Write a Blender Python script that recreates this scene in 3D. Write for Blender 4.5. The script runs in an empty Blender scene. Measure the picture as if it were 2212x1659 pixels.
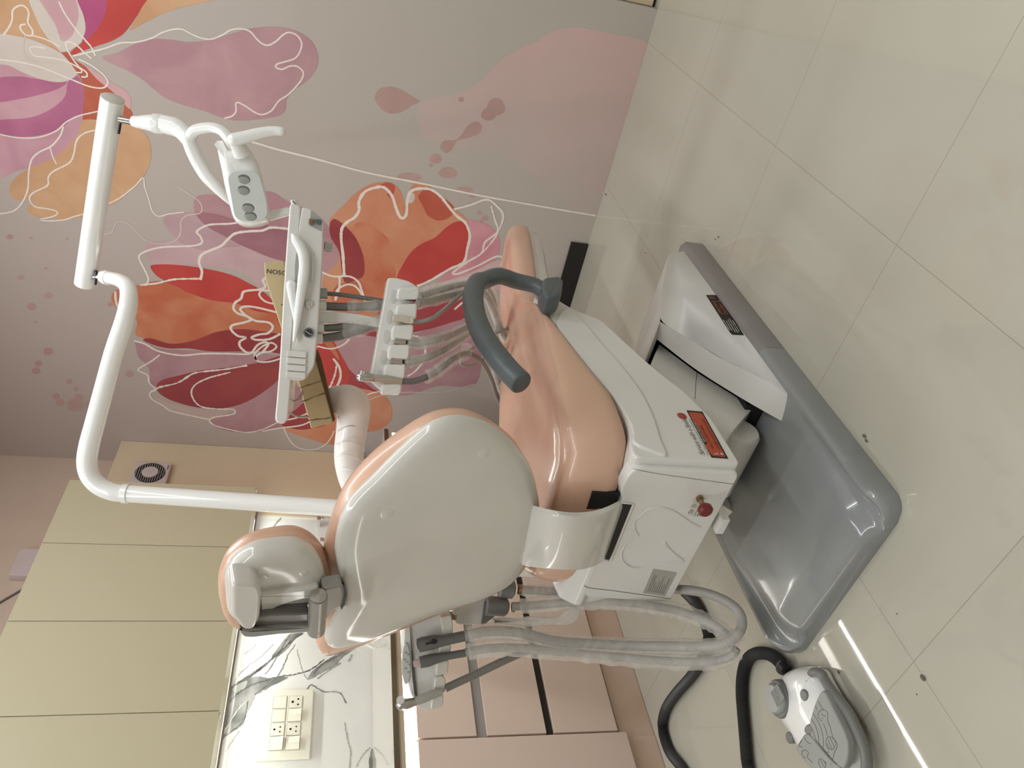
import bpy, bmesh, math, random
import numpy as np
from mathutils import Vector, Matrix

random.seed(7)
rng = np.random.RandomState(7)
scene = bpy.context.scene
C = scene.collection

# ------------------------------------------------------------------ camera
CAMZ = 1.163
FPX = 1619.82
RW = np.array([[0.59885946, -0.79699966, 0.07847865],     # picture-upright right
               [-0.15361374, -0.2104899, -0.96545161],    # picture-upright down
               [0.78598357, 0.56611443, -0.24848396]])    # forward
CP = np.array([0.0, 0.0, CAMZ])
cam = bpy.data.cameras.new('camera')
cam.sensor_fit = 'HORIZONTAL'; cam.sensor_width = 36.0
cam.lens = 36.0 * FPX / 2212.0
cam.clip_start = 0.02; cam.clip_end = 50
cob = bpy.data.objects.new('camera', cam)
C.objects.link(cob)
mw = Matrix.Identity(4)
for i in range(3):
    mw[i][0] = RW[1][i]; mw[i][1] = RW[0][i]; mw[i][2] = -RW[2][i]; mw[i][3] = CP[i]
cob.matrix_world = mw
scene.camera = cob

# ------------------------------------------------------------------ world, lights, exposure
scene.view_settings.view_transform = 'Standard'
scene.view_settings.look = 'None'
scene.view_settings.gamma = 1.0
scene.view_settings.use_curve_mapping = False
scene.view_settings.exposure = 0.22
W = bpy.data.worlds.new('room_ambient'); scene.world = W
W.use_nodes = True
W.node_tree.nodes['Background'].inputs[0].default_value = (0.96, 0.985, 1.02, 1)
W.node_tree.nodes['Background'].inputs[1].default_value = 0.24

ROOMZ = 3.05
def area(name, loc, sx, sy, power, col=(0.955, 0.985, 1.02), rot=(0, 0, 0)):
    L = bpy.data.lights.new(name, 'AREA'); L.shape = 'RECTANGLE'
    L.size = sx; L.size_y = sy; L.energy = power; L.color = col
    o = bpy.data.objects.new(name, L); C.objects.link(o)
    o.location = loc; o.rotation_euler = rot
    return o
# the ceiling's rectangular profile light (four runs)
LP = 22.5
PX0, PX1, PY0, PY1 = -0.75, 1.95, -0.95, 1.60
area('ceiling_profile_lamp', ((PX0+PX1)/2, PY0, ROOMZ - 0.03), PX1 - PX0, 0.05, LP)
area('ceiling_profile_lamp', ((PX0+PX1)/2, PY1, ROOMZ - 0.03), PX1 - PX0, 0.05, LP)
area('ceiling_profile_lamp', (PX0, (PY0+PY1)/2, ROOMZ - 0.03), 0.05, PY1 - PY0, LP)
area('ceiling_profile_lamp', (PX1, (PY0+PY1)/2, ROOMZ - 0.03), 0.05, PY1 - PY0, LP)

# ------------------------------------------------------------------ projection helpers
def ray(x, y):
    return RW.T @ np.array([1659 - y - 829.5, x - 1106.0, FPX])
def U(x, y, X=None, Y=None, Z=None):
    d = ray(x, y)
    if X is not None: t = (X - CP[0]) / d[0]
    elif Y is not None: t = (Y - CP[1]) / d[1]
    else: t = (Z - CP[2]) / d[2]
    return CP + d * t
def UP(x, y, P0, n):
    d = ray(x, y)
    return CP + d * (np.dot(np.array(P0) - CP, n) / np.dot(d, n))
E2 = np.array([0.8114, 0.5845, 0.0])          # horizontal part of the line of sight
E1 = np.array([0.5845, -0.8114, 0.0])
EZ = np.array([0., 0., 1.])
def UV(x, y, t):
    """point on the upright plane that faces E2 at distance t along E2"""
    return UP(x, y, CP + E2 * t, E2)
def us(pts, **k): return [U(*p, **k) for p in pts]
def uvs(pts, t): return [UV(p[0], p[1], t) for p in pts]
def crop(pts, ox, oy, s): return [(ox + x * s, oy + y * s) for x, y in pts]

# ------------------------------------------------------------------ colour, materials
def lin(c):
    out = []
    for v in c:
        v = v / 255.0
        out.append(v / 12.92 if v <= 0.04045 else ((v + 0.055) / 1.055) ** 2.4)
    return np.array(out)
def alb(c, k=1.0):
    return tuple(np.clip(lin(c) * k, 0, 0.93)) + (1,)
MATS = {}
def mat(name, col, rough=0.5, metal=0.0, coat=0.0, ior=None, noise=None, bump=None, alpha=None, emit=None, spec=None):
    """col: linear rgba; noise=(scale, colour2, detail, lo, hi); bump=(scale, strength)"""
    if name in MATS: return MATS[name]
    m = bpy.data.materials.new(name); m.use_nodes = True
    nt = m.node_tree; b = nt.nodes['Principled BSDF']
    b.inputs['Base Color'].default_value = col
    b.inputs['Roughness'].default_value = rough
    b.inputs['Metallic'].default_value = metal
    b.inputs['Coat Weight'].default_value = coat
    b.inputs['Coat Roughness'].default_value = 0.06
    if ior: b.inputs['IOR'].default_value = ior
    if spec is not None: b.inputs['Specular IOR Level'].default_value = spec
    tc = nt.nodes.new('ShaderNodeTexCoord')
    if noise is None: noise = (6.0, tuple(np.array(col[:3]) * 0.96) + (1,), 2.0, 0.35, 0.65)
    n = nt.nodes.new('ShaderNodeTexNoise'); n.inputs['Scale'].default_value = noise[0]; n.inputs['Detail'].default_value = noise[2]
    r = nt.nodes.new('ShaderNodeMapRange'); r.inputs['From Min'].default_value = noise[3]; r.inputs['From Max'].default_value = noise[4]
    mx = nt.nodes.new('ShaderNodeMix'); mx.data_type = 'RGBA'
    nt.links.new(tc.outputs['Object'], n.inputs['Vector'])
    nt.links.new(n.outputs['Fac'], r.inputs['Value'])
    nt.links.new(r.outputs['Result'], mx.inputs['Factor'])
    mx.inputs['A'].default_value = col; mx.inputs['B'].default_value = noise[1]
    nt.links.new(mx.outputs['Result'], b.inputs['Base Color'])
    if bump:
        n2 = nt.nodes.new('ShaderNodeTexNoise'); n2.inputs['Scale'].default_value = bump[0]; n2.inputs['Detail'].default_value = 3
        bp = nt.nodes.new('ShaderNodeBump'); bp.inputs['Strength'].default_value = bump[1]; bp.inputs['Distance'].default_value = 0.01
        nt.links.new(tc.outputs['Object'], n2.inputs['Vector'])
        nt.links.new(n2.outputs['Fac'], bp.inputs['Height'])
        nt.links.new(bp.outputs['Normal'], b.inputs['Normal'])
    if alpha is not None: b.inputs['Alpha'].default_value = alpha
    if emit:
        b.inputs['Emission Color'].default_value = emit[0]; b.inputs['Emission Strength'].default_value = emit[1]
    MATS[name] = m
    return m

WHITE = mat('white_gloss_plastic', (0.75, 0.74, 0.70, 1), 0.16, coat=0.3)
WHITE2 = mat('white_painted_metal', (0.88, 0.89, 0.86, 1), 0.12, coat=0.5)
SHELL = mat('warm_white_shell', (0.68, 0.66, 0.60, 1), 0.14, coat=0.3)
PEACH = mat('peach_vinyl', (0.69, 0.44, 0.315, 1), 0.3, coat=0.3, noise=(5, (0.66, 0.415, 0.295, 1), 3, .35, .65), bump=(30, 0.05))
PEACHD = mat('peach_vinyl_piping', (0.43, 0.25, 0.185, 1), 0.25, coat=0.5)
GREYB = mat('blue_grey_base_plastic', (0.25, 0.262, 0.26, 1), 0.2, coat=0.6, noise=(14, (0.265, 0.277, 0.275, 1), 4, .4, .7), bump=(9, 0.06))
GREYF = mat('warm_grey_base_plastic', (0.25, 0.232, 0.222, 1), 0.35)
DGREY = mat('charcoal_soft_plastic', (0.095, 0.115, 0.12, 1), 0.42, noise=(40, (0.105, 0.125, 0.13, 1), 3, .35, .65), bump=(160, 0.05))
MGREY = mat('mid_grey_plastic', (0.19, 0.19, 0.185, 1), 0.35)
LGREY = mat('light_grey_plastic', (0.37, 0.38, 0.365, 1), 0.35)
PADGREY = mat('pedal_pad_grey', (0.30, 0.31, 0.29, 1), 0.4)
HOSE = mat('grey_hose_rubber', (0.17, 0.16, 0.15, 1), 0.5)
HOSEL = mat('light_grey_hose_rubber', (0.36, 0.345, 0.32, 1), 0.45)
BLACKP = mat('black_plastic', (0.006, 0.006, 0.006, 1), 0.4)
CORR = mat('dark_corrugated_hose', (0.05, 0.05, 0.048, 1), 0.45)
CHROME = mat('chrome', (0.8, 0.8, 0.8, 1), 0.08, metal=1.0)
STEEL = mat('brushed_steel', (0.5, 0.48, 0.44, 1), 0.28, metal=1.0)
BRACK = mat('satin_grey_bracket', (0.33, 0.315, 0.285, 1), 0.3, metal=0.3)
BRASS = mat('brass', (0.33, 0.235, 0.13, 1), 0.35, metal=1.0)
RED = mat('red_knob', (0.16, 0.012, 0.012, 1), 0.35)
CARD = mat('brown_cardboard', (0.52, 0.42, 0.235, 1), 0.75, noise=(12, (0.47, 0.375, 0.205, 1), 4, .3, .7), bump=(25, 0.15))
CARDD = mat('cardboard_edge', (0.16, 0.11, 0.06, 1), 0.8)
FOAM = mat('white_wrapping_foil', (0.90, 0.88, 0.85, 1), 0.35, coat=0.2, bump=(14, 0.25))
INK = mat('black_print', (0.008, 0.007, 0.007, 1), 0.5)
INKG = mat('grey_print', (0.10, 0.09, 0.07, 1), 0.6)
ORANGE = mat('orange_print', (0.46, 0.07, 0.025, 1), 0.4)
INKR = mat('dark_red_print', (0.08, 0.008, 0.004, 1), 0.5)
INKO = mat('salmon_print', (0.50, 0.13, 0.085, 1), 0.5)
INKW = mat('white_print', (0.62, 0.58, 0.5, 1), 0.5)
SILVERLBL = mat('silver_label', (0.40, 0.39, 0.34, 1), 0.4)
YELLOW = mat('yellow_print', (0.55, 0.48, 0.03, 1), 0.5)
CREAM = mat('cream_laminate', alb((176, 168, 142), 1.22), 0.32, noise=(1.2, alb((174, 166, 138), 1.22), 2, .3, .7))
PANEL = mat('beige_laminate', alb((166, 151, 127), 1.85), 0.35)
PINKL = mat('blush_pink_laminate', alb((182, 164, 150), 1.55), 0.38, noise=(3, alb((180, 161, 148), 1.55), 2, .3, .7))
GROOVE = mat('dark_groove', (0.02, 0.018, 0.014, 1), 0.5)
GOLDLINE = mat('bronze_trim', (0.15, 0.115, 0.07, 1), 0.3, metal=0.5)
GRAN = mat('black_granite', (0.011, 0.010, 0.010, 1), 0.3, noise=(190, (0.10, 0.09, 0.085, 1), 2, .66, .78))
ALU = mat('grey_handle_profile', (0.36, 0.35, 0.33, 1), 0.4)
IVORY = mat('ivory_switch_plastic', (0.80, 0.79, 0.68, 1), 0.25, coat=0.2)
LENS = mat('led_lens', (0.15, 0.155, 0.15, 1), 0.12, coat=.5)
LENSD = mat('led_lens_core', (0.10, 0.10, 0.095, 1), 0.15, metal=0.6)
LAMPF = mat('lamp_face_plastic', (0.62, 0.65, 0.61, 1), 0.2)
LEDM = mat('led_strip_glow', (1, 1, 1, 1), 0.5, emit=((1.0, 1.0, 0.93, 1), 5.5))
LEDM2 = mat('led_profile_glow', (1, 1, 1, 1), 0.5, emit=((1.0, 0.99, 0.93, 1), 7.0))
CEILGLOW = mat('ceiling_light_glow', (1, 1, 1, 1), 0.5, emit=((1.0, 0.97, 0.9, 1), 7.0))
PINKTIP = mat('pale_pink_nozzle', (0.50, 0.36, 0.32, 1), 0.35)
CONN = mat('cream_connector', (0.58, 0.52, 0.42, 1), 0.3)
PIPE = mat('milky_sheath_tube', (0.62, 0.6, 0.54, 1), 0.35)

def film(name, col, a, rough=0.2, sc=11):
    if name in MATS: return MATS[name]
    m = bpy.data.materials.new(name); m.use_nodes = True
    nt = m.node_tree; b = nt.nodes['Principled BSDF']; out = nt.nodes['Material Output']
    b.inputs['Base Color'].default_value = col; b.inputs['Roughness'].default_value = rough
    tl = nt.nodes.new('ShaderNodeBsdfTranslucent'); tl.inputs['Color'].default_value = col
    m2 = nt.nodes.new('ShaderNodeMixShader'); m2.inputs[0].default_value = .45
    nt.links.new(b.outputs[0], m2.inputs[1]); nt.links.new(tl.outputs[0], m2.inputs[2])
    tr = nt.nodes.new('ShaderNodeBsdfTransparent'); mx = nt.nodes.new('ShaderNodeMixShader')
    tc = nt.nodes.new('ShaderNodeTexCoord'); n = nt.nodes.new('ShaderNodeTexNoise')
    n.inputs['Scale'].default_value = sc; n.inputs['Detail'].default_value = 3; n.inputs['Distortion'].default_value = 1.2
    r = nt.nodes.new('ShaderNodeMapRange'); r.inputs['From Min'].default_value = .4; r.inputs['From Max'].default_value = .68
    r.inputs['To Min'].default_value = a * 0.72; r.inputs['To Max'].default_value = min(1, a * 1.35)
    bp = nt.nodes.new('ShaderNodeBump'); bp.inputs['Strength'].default_value = .25; bp.inputs['Distance'].default_value = .004
    nt.links.new(tc.outputs['Object'], n.inputs['Vector']); nt.links.new(n.outputs['Fac'], r.inputs['Value'])
    nt.links.new(n.outputs['Fac'], bp.inputs['Height']); nt.links.new(bp.outputs['Normal'], b.inputs['Normal'])
    nt.links.new(r.outputs['Result'], mx.inputs['Fac'])
    nt.links.new(tr.outputs[0], mx.inputs[1]); nt.links.new(m2.outputs[0], mx.inputs[2])
    nt.links.new(mx.outputs[0], out.inputs['Surface'])
    MATS[name] = m
    return m
SLEEVE = film('clear_plastic_sleeve', (0.92, 0.90, 0.85, 1), 0.37)
CLEAR = film('clear_acrylic', (0.75, 0.77, 0.74, 1), 0.3)

# ------------------------------------------------------------------ mesh helpers
def A3(p): return np.array(p, float)
def newell(P):
    P = np.array(P); Q = np.roll(P, -1, 0)
    n = np.array([((P[:, 1] - Q[:, 1]) * (P[:, 2] + Q[:, 2])).sum(), ((P[:, 2] - Q[:, 2]) * (P[:, 0] + Q[:, 0])).sum(), ((P[:, 0] - Q[:, 0]) * (P[:, 1] + Q[:, 1])).sum()])
    return n / (np.linalg.norm(n) + 1e-12)
def catmull(P, n, closed=False):
    P = np.array(P, float); N = len(P); out = []
    segs = N if closed else N - 1
    per = max(1, int(round(n / segs)))
    for i in range(segs):
        if closed: p0, p1, p2, p3 = P[(i - 1) % N], P[i], P[(i + 1) % N], P[(i + 2) % N]
        else: p0, p1, p2, p3 = P[max(i - 1, 0)], P[i], P[i + 1], P[min(i + 2, N - 1)]
        d1, d2, d3 = [max(np.linalg.norm(b - a), 1e-6) ** .5 for a, b in ((p0, p1), (p1, p2), (p2, p3))]
        m1 = (p2 - p0) / (d1 + d2) * d2 if np.linalg.norm(p1 - p0) > 1e-9 else (p2 - p1) * .5
        m2 = (p3 - p1) / (d2 + d3) * d2 if np.linalg.norm(p3 - p2) > 1e-9 else (p2 - p1) * .5
        for k in range(per):
            t = k / per
            out.append((2*t**3-3*t**2+1)*p1 + (t**3-2*t**2+t)*m1 + (-2*t**3+3*t**2)*p2 + (t**3-t**2)*m2)
    if not closed: out.append(P[-1])
    return np.array(out)
def rnd(P, r, seg=4):
    """round the corners of a closed polygon"""
    P = [A3(p) for p in P]; N = len(P); out = []
    rr = r if isinstance(r, (list, tuple)) else [r] * N
    for i in range(N):
        a, p, b = P[i - 1], P[i], P[(i + 1) % N]
        la, lb = np.linalg.norm(a - p), np.linalg.norm(b - p)
        q = min(rr[i], la * .48, lb * .48)
        if q < 1e-5: out.append(p); continue
        s = p + (a - p) / la * q; e = p + (b - p) / lb * q
        for k in range(seg + 1):
            t = k / seg
            out.append((1-t)**2*s + 2*t*(1-t)*p + t*t*e)
    return np.array(out)
def inset(P, d, n):
    P = np.array(P); N = len(P)
    if abs(d) < 1e-9: return P.copy()
    e = np.roll(P, -1, 0) - P; L = np.linalg.norm(e, axis=1, keepdims=True); e = e / np.maximum(L, 1e-9)
    inn = np.cross(n, e)
    m = inn + np.roll(inn, 1, 0); ml = (m * m).sum(1, keepdims=True)
    m = m / np.maximum(ml / 2, 0.5)
    return P + m * d

class MB:
    def __init__(s): s.v = []; s.f = []; s.m = []; s.wn = False
    def add(s, V, F, m=0):
        o = len(s.v); s.v.extend([tuple(map(float, p)) for p in V])
        for f in F: s.f.append(tuple(i + o for i in f)); s.m.append(m)
        return s
    def poly(s, P, m=0):
        return s.add(P, [tuple(range(len(P)))], m)
    def loft(s, rings, m=0, cap0=True, cap1=True, closed=True):
        n = len(rings[0]); V = np.concatenate([np.array(r) for r in rings]); F = []
        for i in range(len(rings) - 1):
            for j in range(n if closed else n - 1):
                k = (j + 1) % n
                F.append((i*n+j, i*n+k, (i+1)*n+k, (i+1)*n+j))
        if cap0: F.append(tuple(range(n - 1, -1, -1)))
        if cap1: F.append(tuple((len(rings)-1)*n + j for j in range(n)))
        return s.add(V, F, m)
    def fan(s, ring, c, m=0, flip=False):
        n = len(ring); V = list(ring) + [c]
        F = [((j+1) % n, j, n) if flip else (j, (j+1) % n, n) for j in range(n)]
        return s.add(V, F, m)
    def prism(s, P, off, r=0.0, m=0, seg=3, rb=None):
        """extrude a planar outline by the vector off; r rounds the edge of the first face, rb that of the far one"""
        s.wn = True
        P = np.array(P, float); off = A3(off); L = np.linalg.norm(off); d = off / L
        n = newell(P)
        if np.dot(n, d) < 0: P = P[::-1]; n = -n
        if rb is None: rb = r
        rings = []
        if r > 0:
            for k in range(seg + 1):
                a = k / seg * math.pi / 2
                rings.append(inset(P, r * (1 - math.sin(a)), n) + d * r * (1 - math.cos(a)))
        else: rings.append(P)
        if rb > 0:
            for k in range(seg + 1):
                a = k / seg * math.pi / 2
                rings.append(inset(P, rb * (1 - math.cos(a)), n) + d * (L - rb * (1 - math.sin(a))))
        else: rings.append(P + off)
        return s.loft(rings, m)
    def box(s, c, size, r=0.0, m=0, ax=None, seg=2):
        s.wn = True
        bm = bmesh.new(); bmesh.ops.create_cube(bm, size=1.0)
        for v in bm.verts: v.co = Vector((v.co.x*size[0], v.co.y*size[1], v.co.z*size[2]))
        if r > 0: bmesh.ops.bevel(bm, geom=bm.edges[:], offset=r, segments=seg, profile=.5, affect='EDGES')
        bm.verts.index_update()
        M = np.array(ax if ax is not None else np.eye(3), float)
        V = [A3(c) + M.T @ np.array(v.co) for v in bm.verts]
        F = [tuple(v.index for v in f.verts) for f in bm.faces]
        bm.free()
        return s.add(V, F, m)
    def bx(s, x0, x1, y0, y1, z0, z1, r=0.0, m=0):
        return s.box(((x0+x1)/2, (y0+y1)/2, (z0+z1)/2), (abs(x1-x0), abs(y1-y0), abs(z1-z0)), r, m)
    def tube(s, path, r, m=0, n=12, smooth=0, cap=True, round_=False, flat=None):
        P = catmull(path, smooth) if smooth else np.array(path, float)
        K = len(P)
        R = np.interp(np.linspace(0, 1, K), np.linspace(0, 1, len(r)), r) if isinstance(r, (list, tuple, np.ndarray)) else np.full(K, r)
        if round_:
            d0 = P[0] - P[1]; d0 /= np.linalg.norm(d0); d1 = P[-1] - P[-2]; d1 /= np.linalg.norm(d1)
            q = [(.5, .866), (.85, .52), (1., .15)]
            pre = [(P[0] + d0 * R[0] * h, R[0] * w) for h, w in reversed(q)]; post = [(P[-1] + d1 * R[-1] * h, R[-1] * w) for h, w in q]
            P = np.array([p for p, _ in pre] + list(P) + [p for p, _ in post]); R = np.array([w for _, w in pre] + list(R) + [w for _, w in post]); K = len(P)
        T = np.gradient(P, axis=0); T /= np.maximum(np.linalg.norm(T, axis=1, keepdims=True), 1e-9)
        u = np.cross(T[0], [0, 0, 1.]);
        if np.linalg.norm(u) < .1: u = np.cross(T[0], [1., 0, 0])
        u /= np.linalg.norm(u); rings = []
        for i in range(K):
            u = u - T[i] * np.dot(u, T[i]); u /= np.linalg.norm(u); w = np.cross(T[i], u)
            a = np.arange(n) / n * 2 * math.pi
            fu, fw = (1, 1) if flat is None else flat
            rings.append(P[i] + R[i] * (np.cos(a)[:, None] * u * fu + np.sin(a)[:, None] * w * fw))
        return s.loft(rings, m, cap, cap)
    def lathe(s, prof, o, ax, m=0, n=24, cap=True):
        """prof: (radius, height) pairs along ax from o"""
        ax = A3(ax); ax /= np.linalg.norm(ax); u = np.cross(ax, [0, 0, 1.])
        if np.linalg.norm(u) < .1: u = np.cross(ax, [1., 0, 0])
        u /= np.linalg.norm(u); w = np.cross(ax, u); a = np.arange(n) / n * 2 * math.pi
        rings = [A3(o) + ax * h + max(r, 1e-5) * (np.cos(a)[:, None] * u + np.sin(a)[:, None] * w) for r, h in prof]
        return s.loft(rings, m, cap, cap)
    def ball(s, c, r, m=0, n=16, ax=None):
        r = (r, r, r) if np.isscalar(r) else r
        M = np.array(ax if ax is not None else np.eye(3), float); rings = []
        for i in range(n // 2 + 1):
            t = math.pi * i / (n // 2); a = np.arange(n) / n * 2 * math.pi
            L = np.stack([np.cos(a) * max(math.sin(t), 1e-4) * r[0], np.sin(a) * max(math.sin(t), 1e-4) * r[1], np.full(n, -math.cos(t) * r[2])], 1)
            rings.append(A3(c) + L @ M)
        return s.loft(rings, m)
    def ribbon(s, path, w, n, m=0, smooth=0, jit=0.0):
        """flat strip of width w lying in the plane with normal n"""
        P = catmull(path, smooth) if smooth else np.array(path, float)
        T = np.gradient(P, axis=0); T /= np.maximum(np.linalg.norm(T, axis=1, keepdims=True), 1e-9)
        sd = np.cross(T, n); sd /= np.maximum(np.linalg.norm(sd, axis=1, keepdims=True), 1e-9)
        ww = np.full((len(P), 1), w / 2.)
        if jit: ww = ww * (1 + jit * rng.uniform(-1, 1, (len(P), 1)))
        return s.loft([P + sd * ww, P - sd * ww], m, False, False, closed=False)
    def text(s, body, o, right, up, size, m=0, align='LEFT', shear=0.0, sx=1.0, width=None):
        cu = bpy.data.curves.new('lettering', 'FONT'); cu.body = body; cu.size = 1.0; cu.align_x = align; cu.shear = shear
        cu.resolution_u = 3
        ob = bpy.data.objects.new('lettering', cu); C.objects.link(ob)
        dg = bpy.context.evaluated_depsgraph_get(); me = bpy.data.meshes.new_from_object(ob.evaluated_get(dg))
        if width: sx = width / (max(v.co.x for v in me.vertices) * size)
        r_ = A3(right) / np.linalg.norm(right); u_ = A3(up) / np.linalg.norm(up)
        V = [A3(o) + r_ * v.co.x * size * sx + u_ * v.co.y * size for v in me.vertices]
        F = [tuple(p.vertices) for p in me.polygons]
        bpy.data.objects.remove(ob); bpy.data.curves.remove(cu); bpy.data.meshes.remove(me)
        return s.add(V, F, m)
    def build(s, name, mats, parent=None, angle=40, loc=None, subsurf=0):
        mats = mats if isinstance(mats, (list, tuple)) else [mats]
        V = np.array(s.v)
        if parent is not None: o0 = np.array(ORG[parent.name])
        elif loc is not None: o0 = A3(loc)
        else: o0 = np.array([(V[:, 0].min()+V[:, 0].max())/2, (V[:, 1].min()+V[:, 1].max())/2, V[:, 2].min()])
        me = bpy.data.meshes.new(name); me.from_pydata([tuple(p) for p in V - o0], [], s.f)
        for mt in mats: me.materials.append(mt)
        me.polygons.foreach_set('material_index', s.m)
        me.polygons.foreach_set('use_smooth', [not (len(f) > 6 and s.wn) for f in s.f])
        bm = bmesh.new(); bm.from_mesh(me); bmesh.ops.remove_doubles(bm, verts=bm.verts, dist=1e-6)
        if not getattr(s, 'keepn', False): bmesh.ops.recalc_face_normals(bm, faces=bm.faces)
        bm.to_mesh(me); bm.free()
        me.set_sharp_from_angle(angle=math.radians(angle))
        ob = bpy.data.objects.new(name, me); C.objects.link(ob)
        if subsurf:
            md = ob.modifiers.new('smooth', 'SUBSURF'); md.levels = subsurf; md.render_levels = subsurf
        if s.wn:
            md = ob.modifiers.new('flat_face_normals', 'WEIGHTED_NORMAL'); md.keep_sharp = True; md.weight = 80
        if parent is not None: ob.parent = parent
        else: ob.location = o0
        ORG[ob.name] = tuple(o0)
        return ob
ORG = {}
def tag(o, label=None, cat=None, group=None, kind=None):
    if label: o['label'] = label
    if cat: o['category'] = cat
    if group: o['group'] = group
    if kind: o['kind'] = kind
    return o
def thing(name, loc, label, cat, group=None):
    o = bpy.data.objects.new(name, None); C.objects.link(o); o.location = tuple(map(float, loc)); o.empty_display_size = .05
    ORG[o.name] = tuple(map(float, loc))
    return tag(o, label, cat, group)
from mathutils.bvhtree import BVHTree
def hit(mb, x, y):
    bt = BVHTree.FromPolygons([Vector(v) for v in mb.v], mb.f)
    dd = ray(x, y); dd /= np.linalg.norm(dd)
    h = bt.ray_cast(Vector(CP), Vector(dd))
    return (np.array(h[0]), np.array(h[1]) * (-1 if np.dot(h[1], dd) > 0 else 1)) if h[0] is not None else None
def circ(c, u, v, ru, rv=None, n=24):
    rv = ru if rv is None else rv; a = np.arange(n) / n * 2 * math.pi
    return A3(c) + np.cos(a)[:, None] * A3(u) * ru + np.sin(a)[:, None] * A3(v) * rv

# ================================================================== the room
XM = 3.09            # mural wall
YB = 2.77            # face of the boarded back wall (backsplash, panel)
YW = 2.91            # back wall proper, seen above the boarding
YF = 2.20            # drawer fronts
WT = 0.865           # worktop top

def floor_mat():
    m = bpy.data.materials.new('polished_cream_tiles'); m.use_nodes = True
    nt = m.node_tree; b = nt.nodes['Principled BSDF']; b.inputs['Roughness'].default_value = 0.03
    tc = nt.nodes.new('ShaderNodeTexCoord'); sep = nt.nodes.new('ShaderNodeSeparateXYZ')
    nt.links.new(tc.outputs['Object'], sep.inputs[0])
    def line(ax, off):
        a = nt.nodes.new('ShaderNodeMath'); a.operation = 'SUBTRACT'; a.inputs[1].default_value = off
        nt.links.new(sep.outputs[ax], a.inputs[0])
        p = nt.nodes.new('ShaderNodeMath'); p.operation = 'PINGPONG'; p.inputs[1].default_value = 0.3
        nt.links.new(a.outputs[0], p.inputs[0])
        c = nt.nodes.new('ShaderNodeMath'); c.operation = 'LESS_THAN'; c.inputs[1].default_value = 0.00085
        nt.links.new(p.outputs[0], c.inputs[0]); return c
    l1, l2 = line('X', 1.305), line('Y', 0.4955)
    mxm = nt.nodes.new('ShaderNodeMath'); mxm.operation = 'MAXIMUM'
    nt.links.new(l1.outputs[0], mxm.inputs[0]); nt.links.new(l2.outputs[0], mxm.inputs[1])
    n = nt.nodes.new('ShaderNodeTexNoise'); n.inputs['Scale'].default_value = 2.3; n.inputs['Detail'].default_value = 6; n.inputs['Distortion'].default_value = .8
    nt.links.new(tc.outputs['Object'], n.inputs['Vector'])
    r = nt.nodes.new('ShaderNodeMapRange'); r.inputs['From Min'].default_value = .35; r.inputs['From Max'].default_value = .65
    nt.links.new(n.outputs['Fac'], r.inputs['Value'])
    mx = nt.nodes.new('ShaderNodeMix'); mx.data_type = 'RGBA'
    mx.inputs['A'].default_value = (0.45, 0.43, 0.352, 1); mx.inputs['B'].default_value = (0.475, 0.452, 0.375, 1)
    nt.links.new(r.outputs[0], mx.inputs['Factor'])
    mx2 = nt.nodes.new('ShaderNodeMix'); mx2.data_type = 'RGBA'; mx2.inputs['B'].default_value = (0.33, 0.29, 0.22, 1)
    nt.links.new(mxm.outputs[0], mx2.inputs['Factor']); nt.links.new(mx.outputs['Result'], mx2.inputs['A'])
    nt.links.new(mx2.outputs['Result'], b.inputs['Base Color'])
    return m
FLOORM = floor_mat()
WALLB = mat('plain_wall_paint', alb((172, 154, 140), 1.6), 0.7)
CEILM = mat('ceiling_paint', (0.74, 0.72, 0.68, 1), 0.8)
tag(MB().bx(-2.6, 3.3, -2.6, 3.1, -0.06, 0.0).build('floor', FLOORM, loc=(0, 0, 0)), kind='structure')
tag(MB().bx(-2.6, 3.3, -2.6, 3.1, ROOMZ, ROOMZ + .06).build('ceiling', CEILM), kind='structure')
tag(MB().bx(-2.6, XM, YW, YW + .08, 0, ROOMZ).build('wall_back', WALLB), kind='structure')
tag(MB().bx(-2.66, -2.6, -2.6, 3.1, 0, ROOMZ).build('wall_left', CEILM), kind='structure')
tag(MB().bx(-2.6, 3.3, -2.66, -2.6, 0, ROOMZ).build('wall_front', CEILM), kind='structure')

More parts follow.
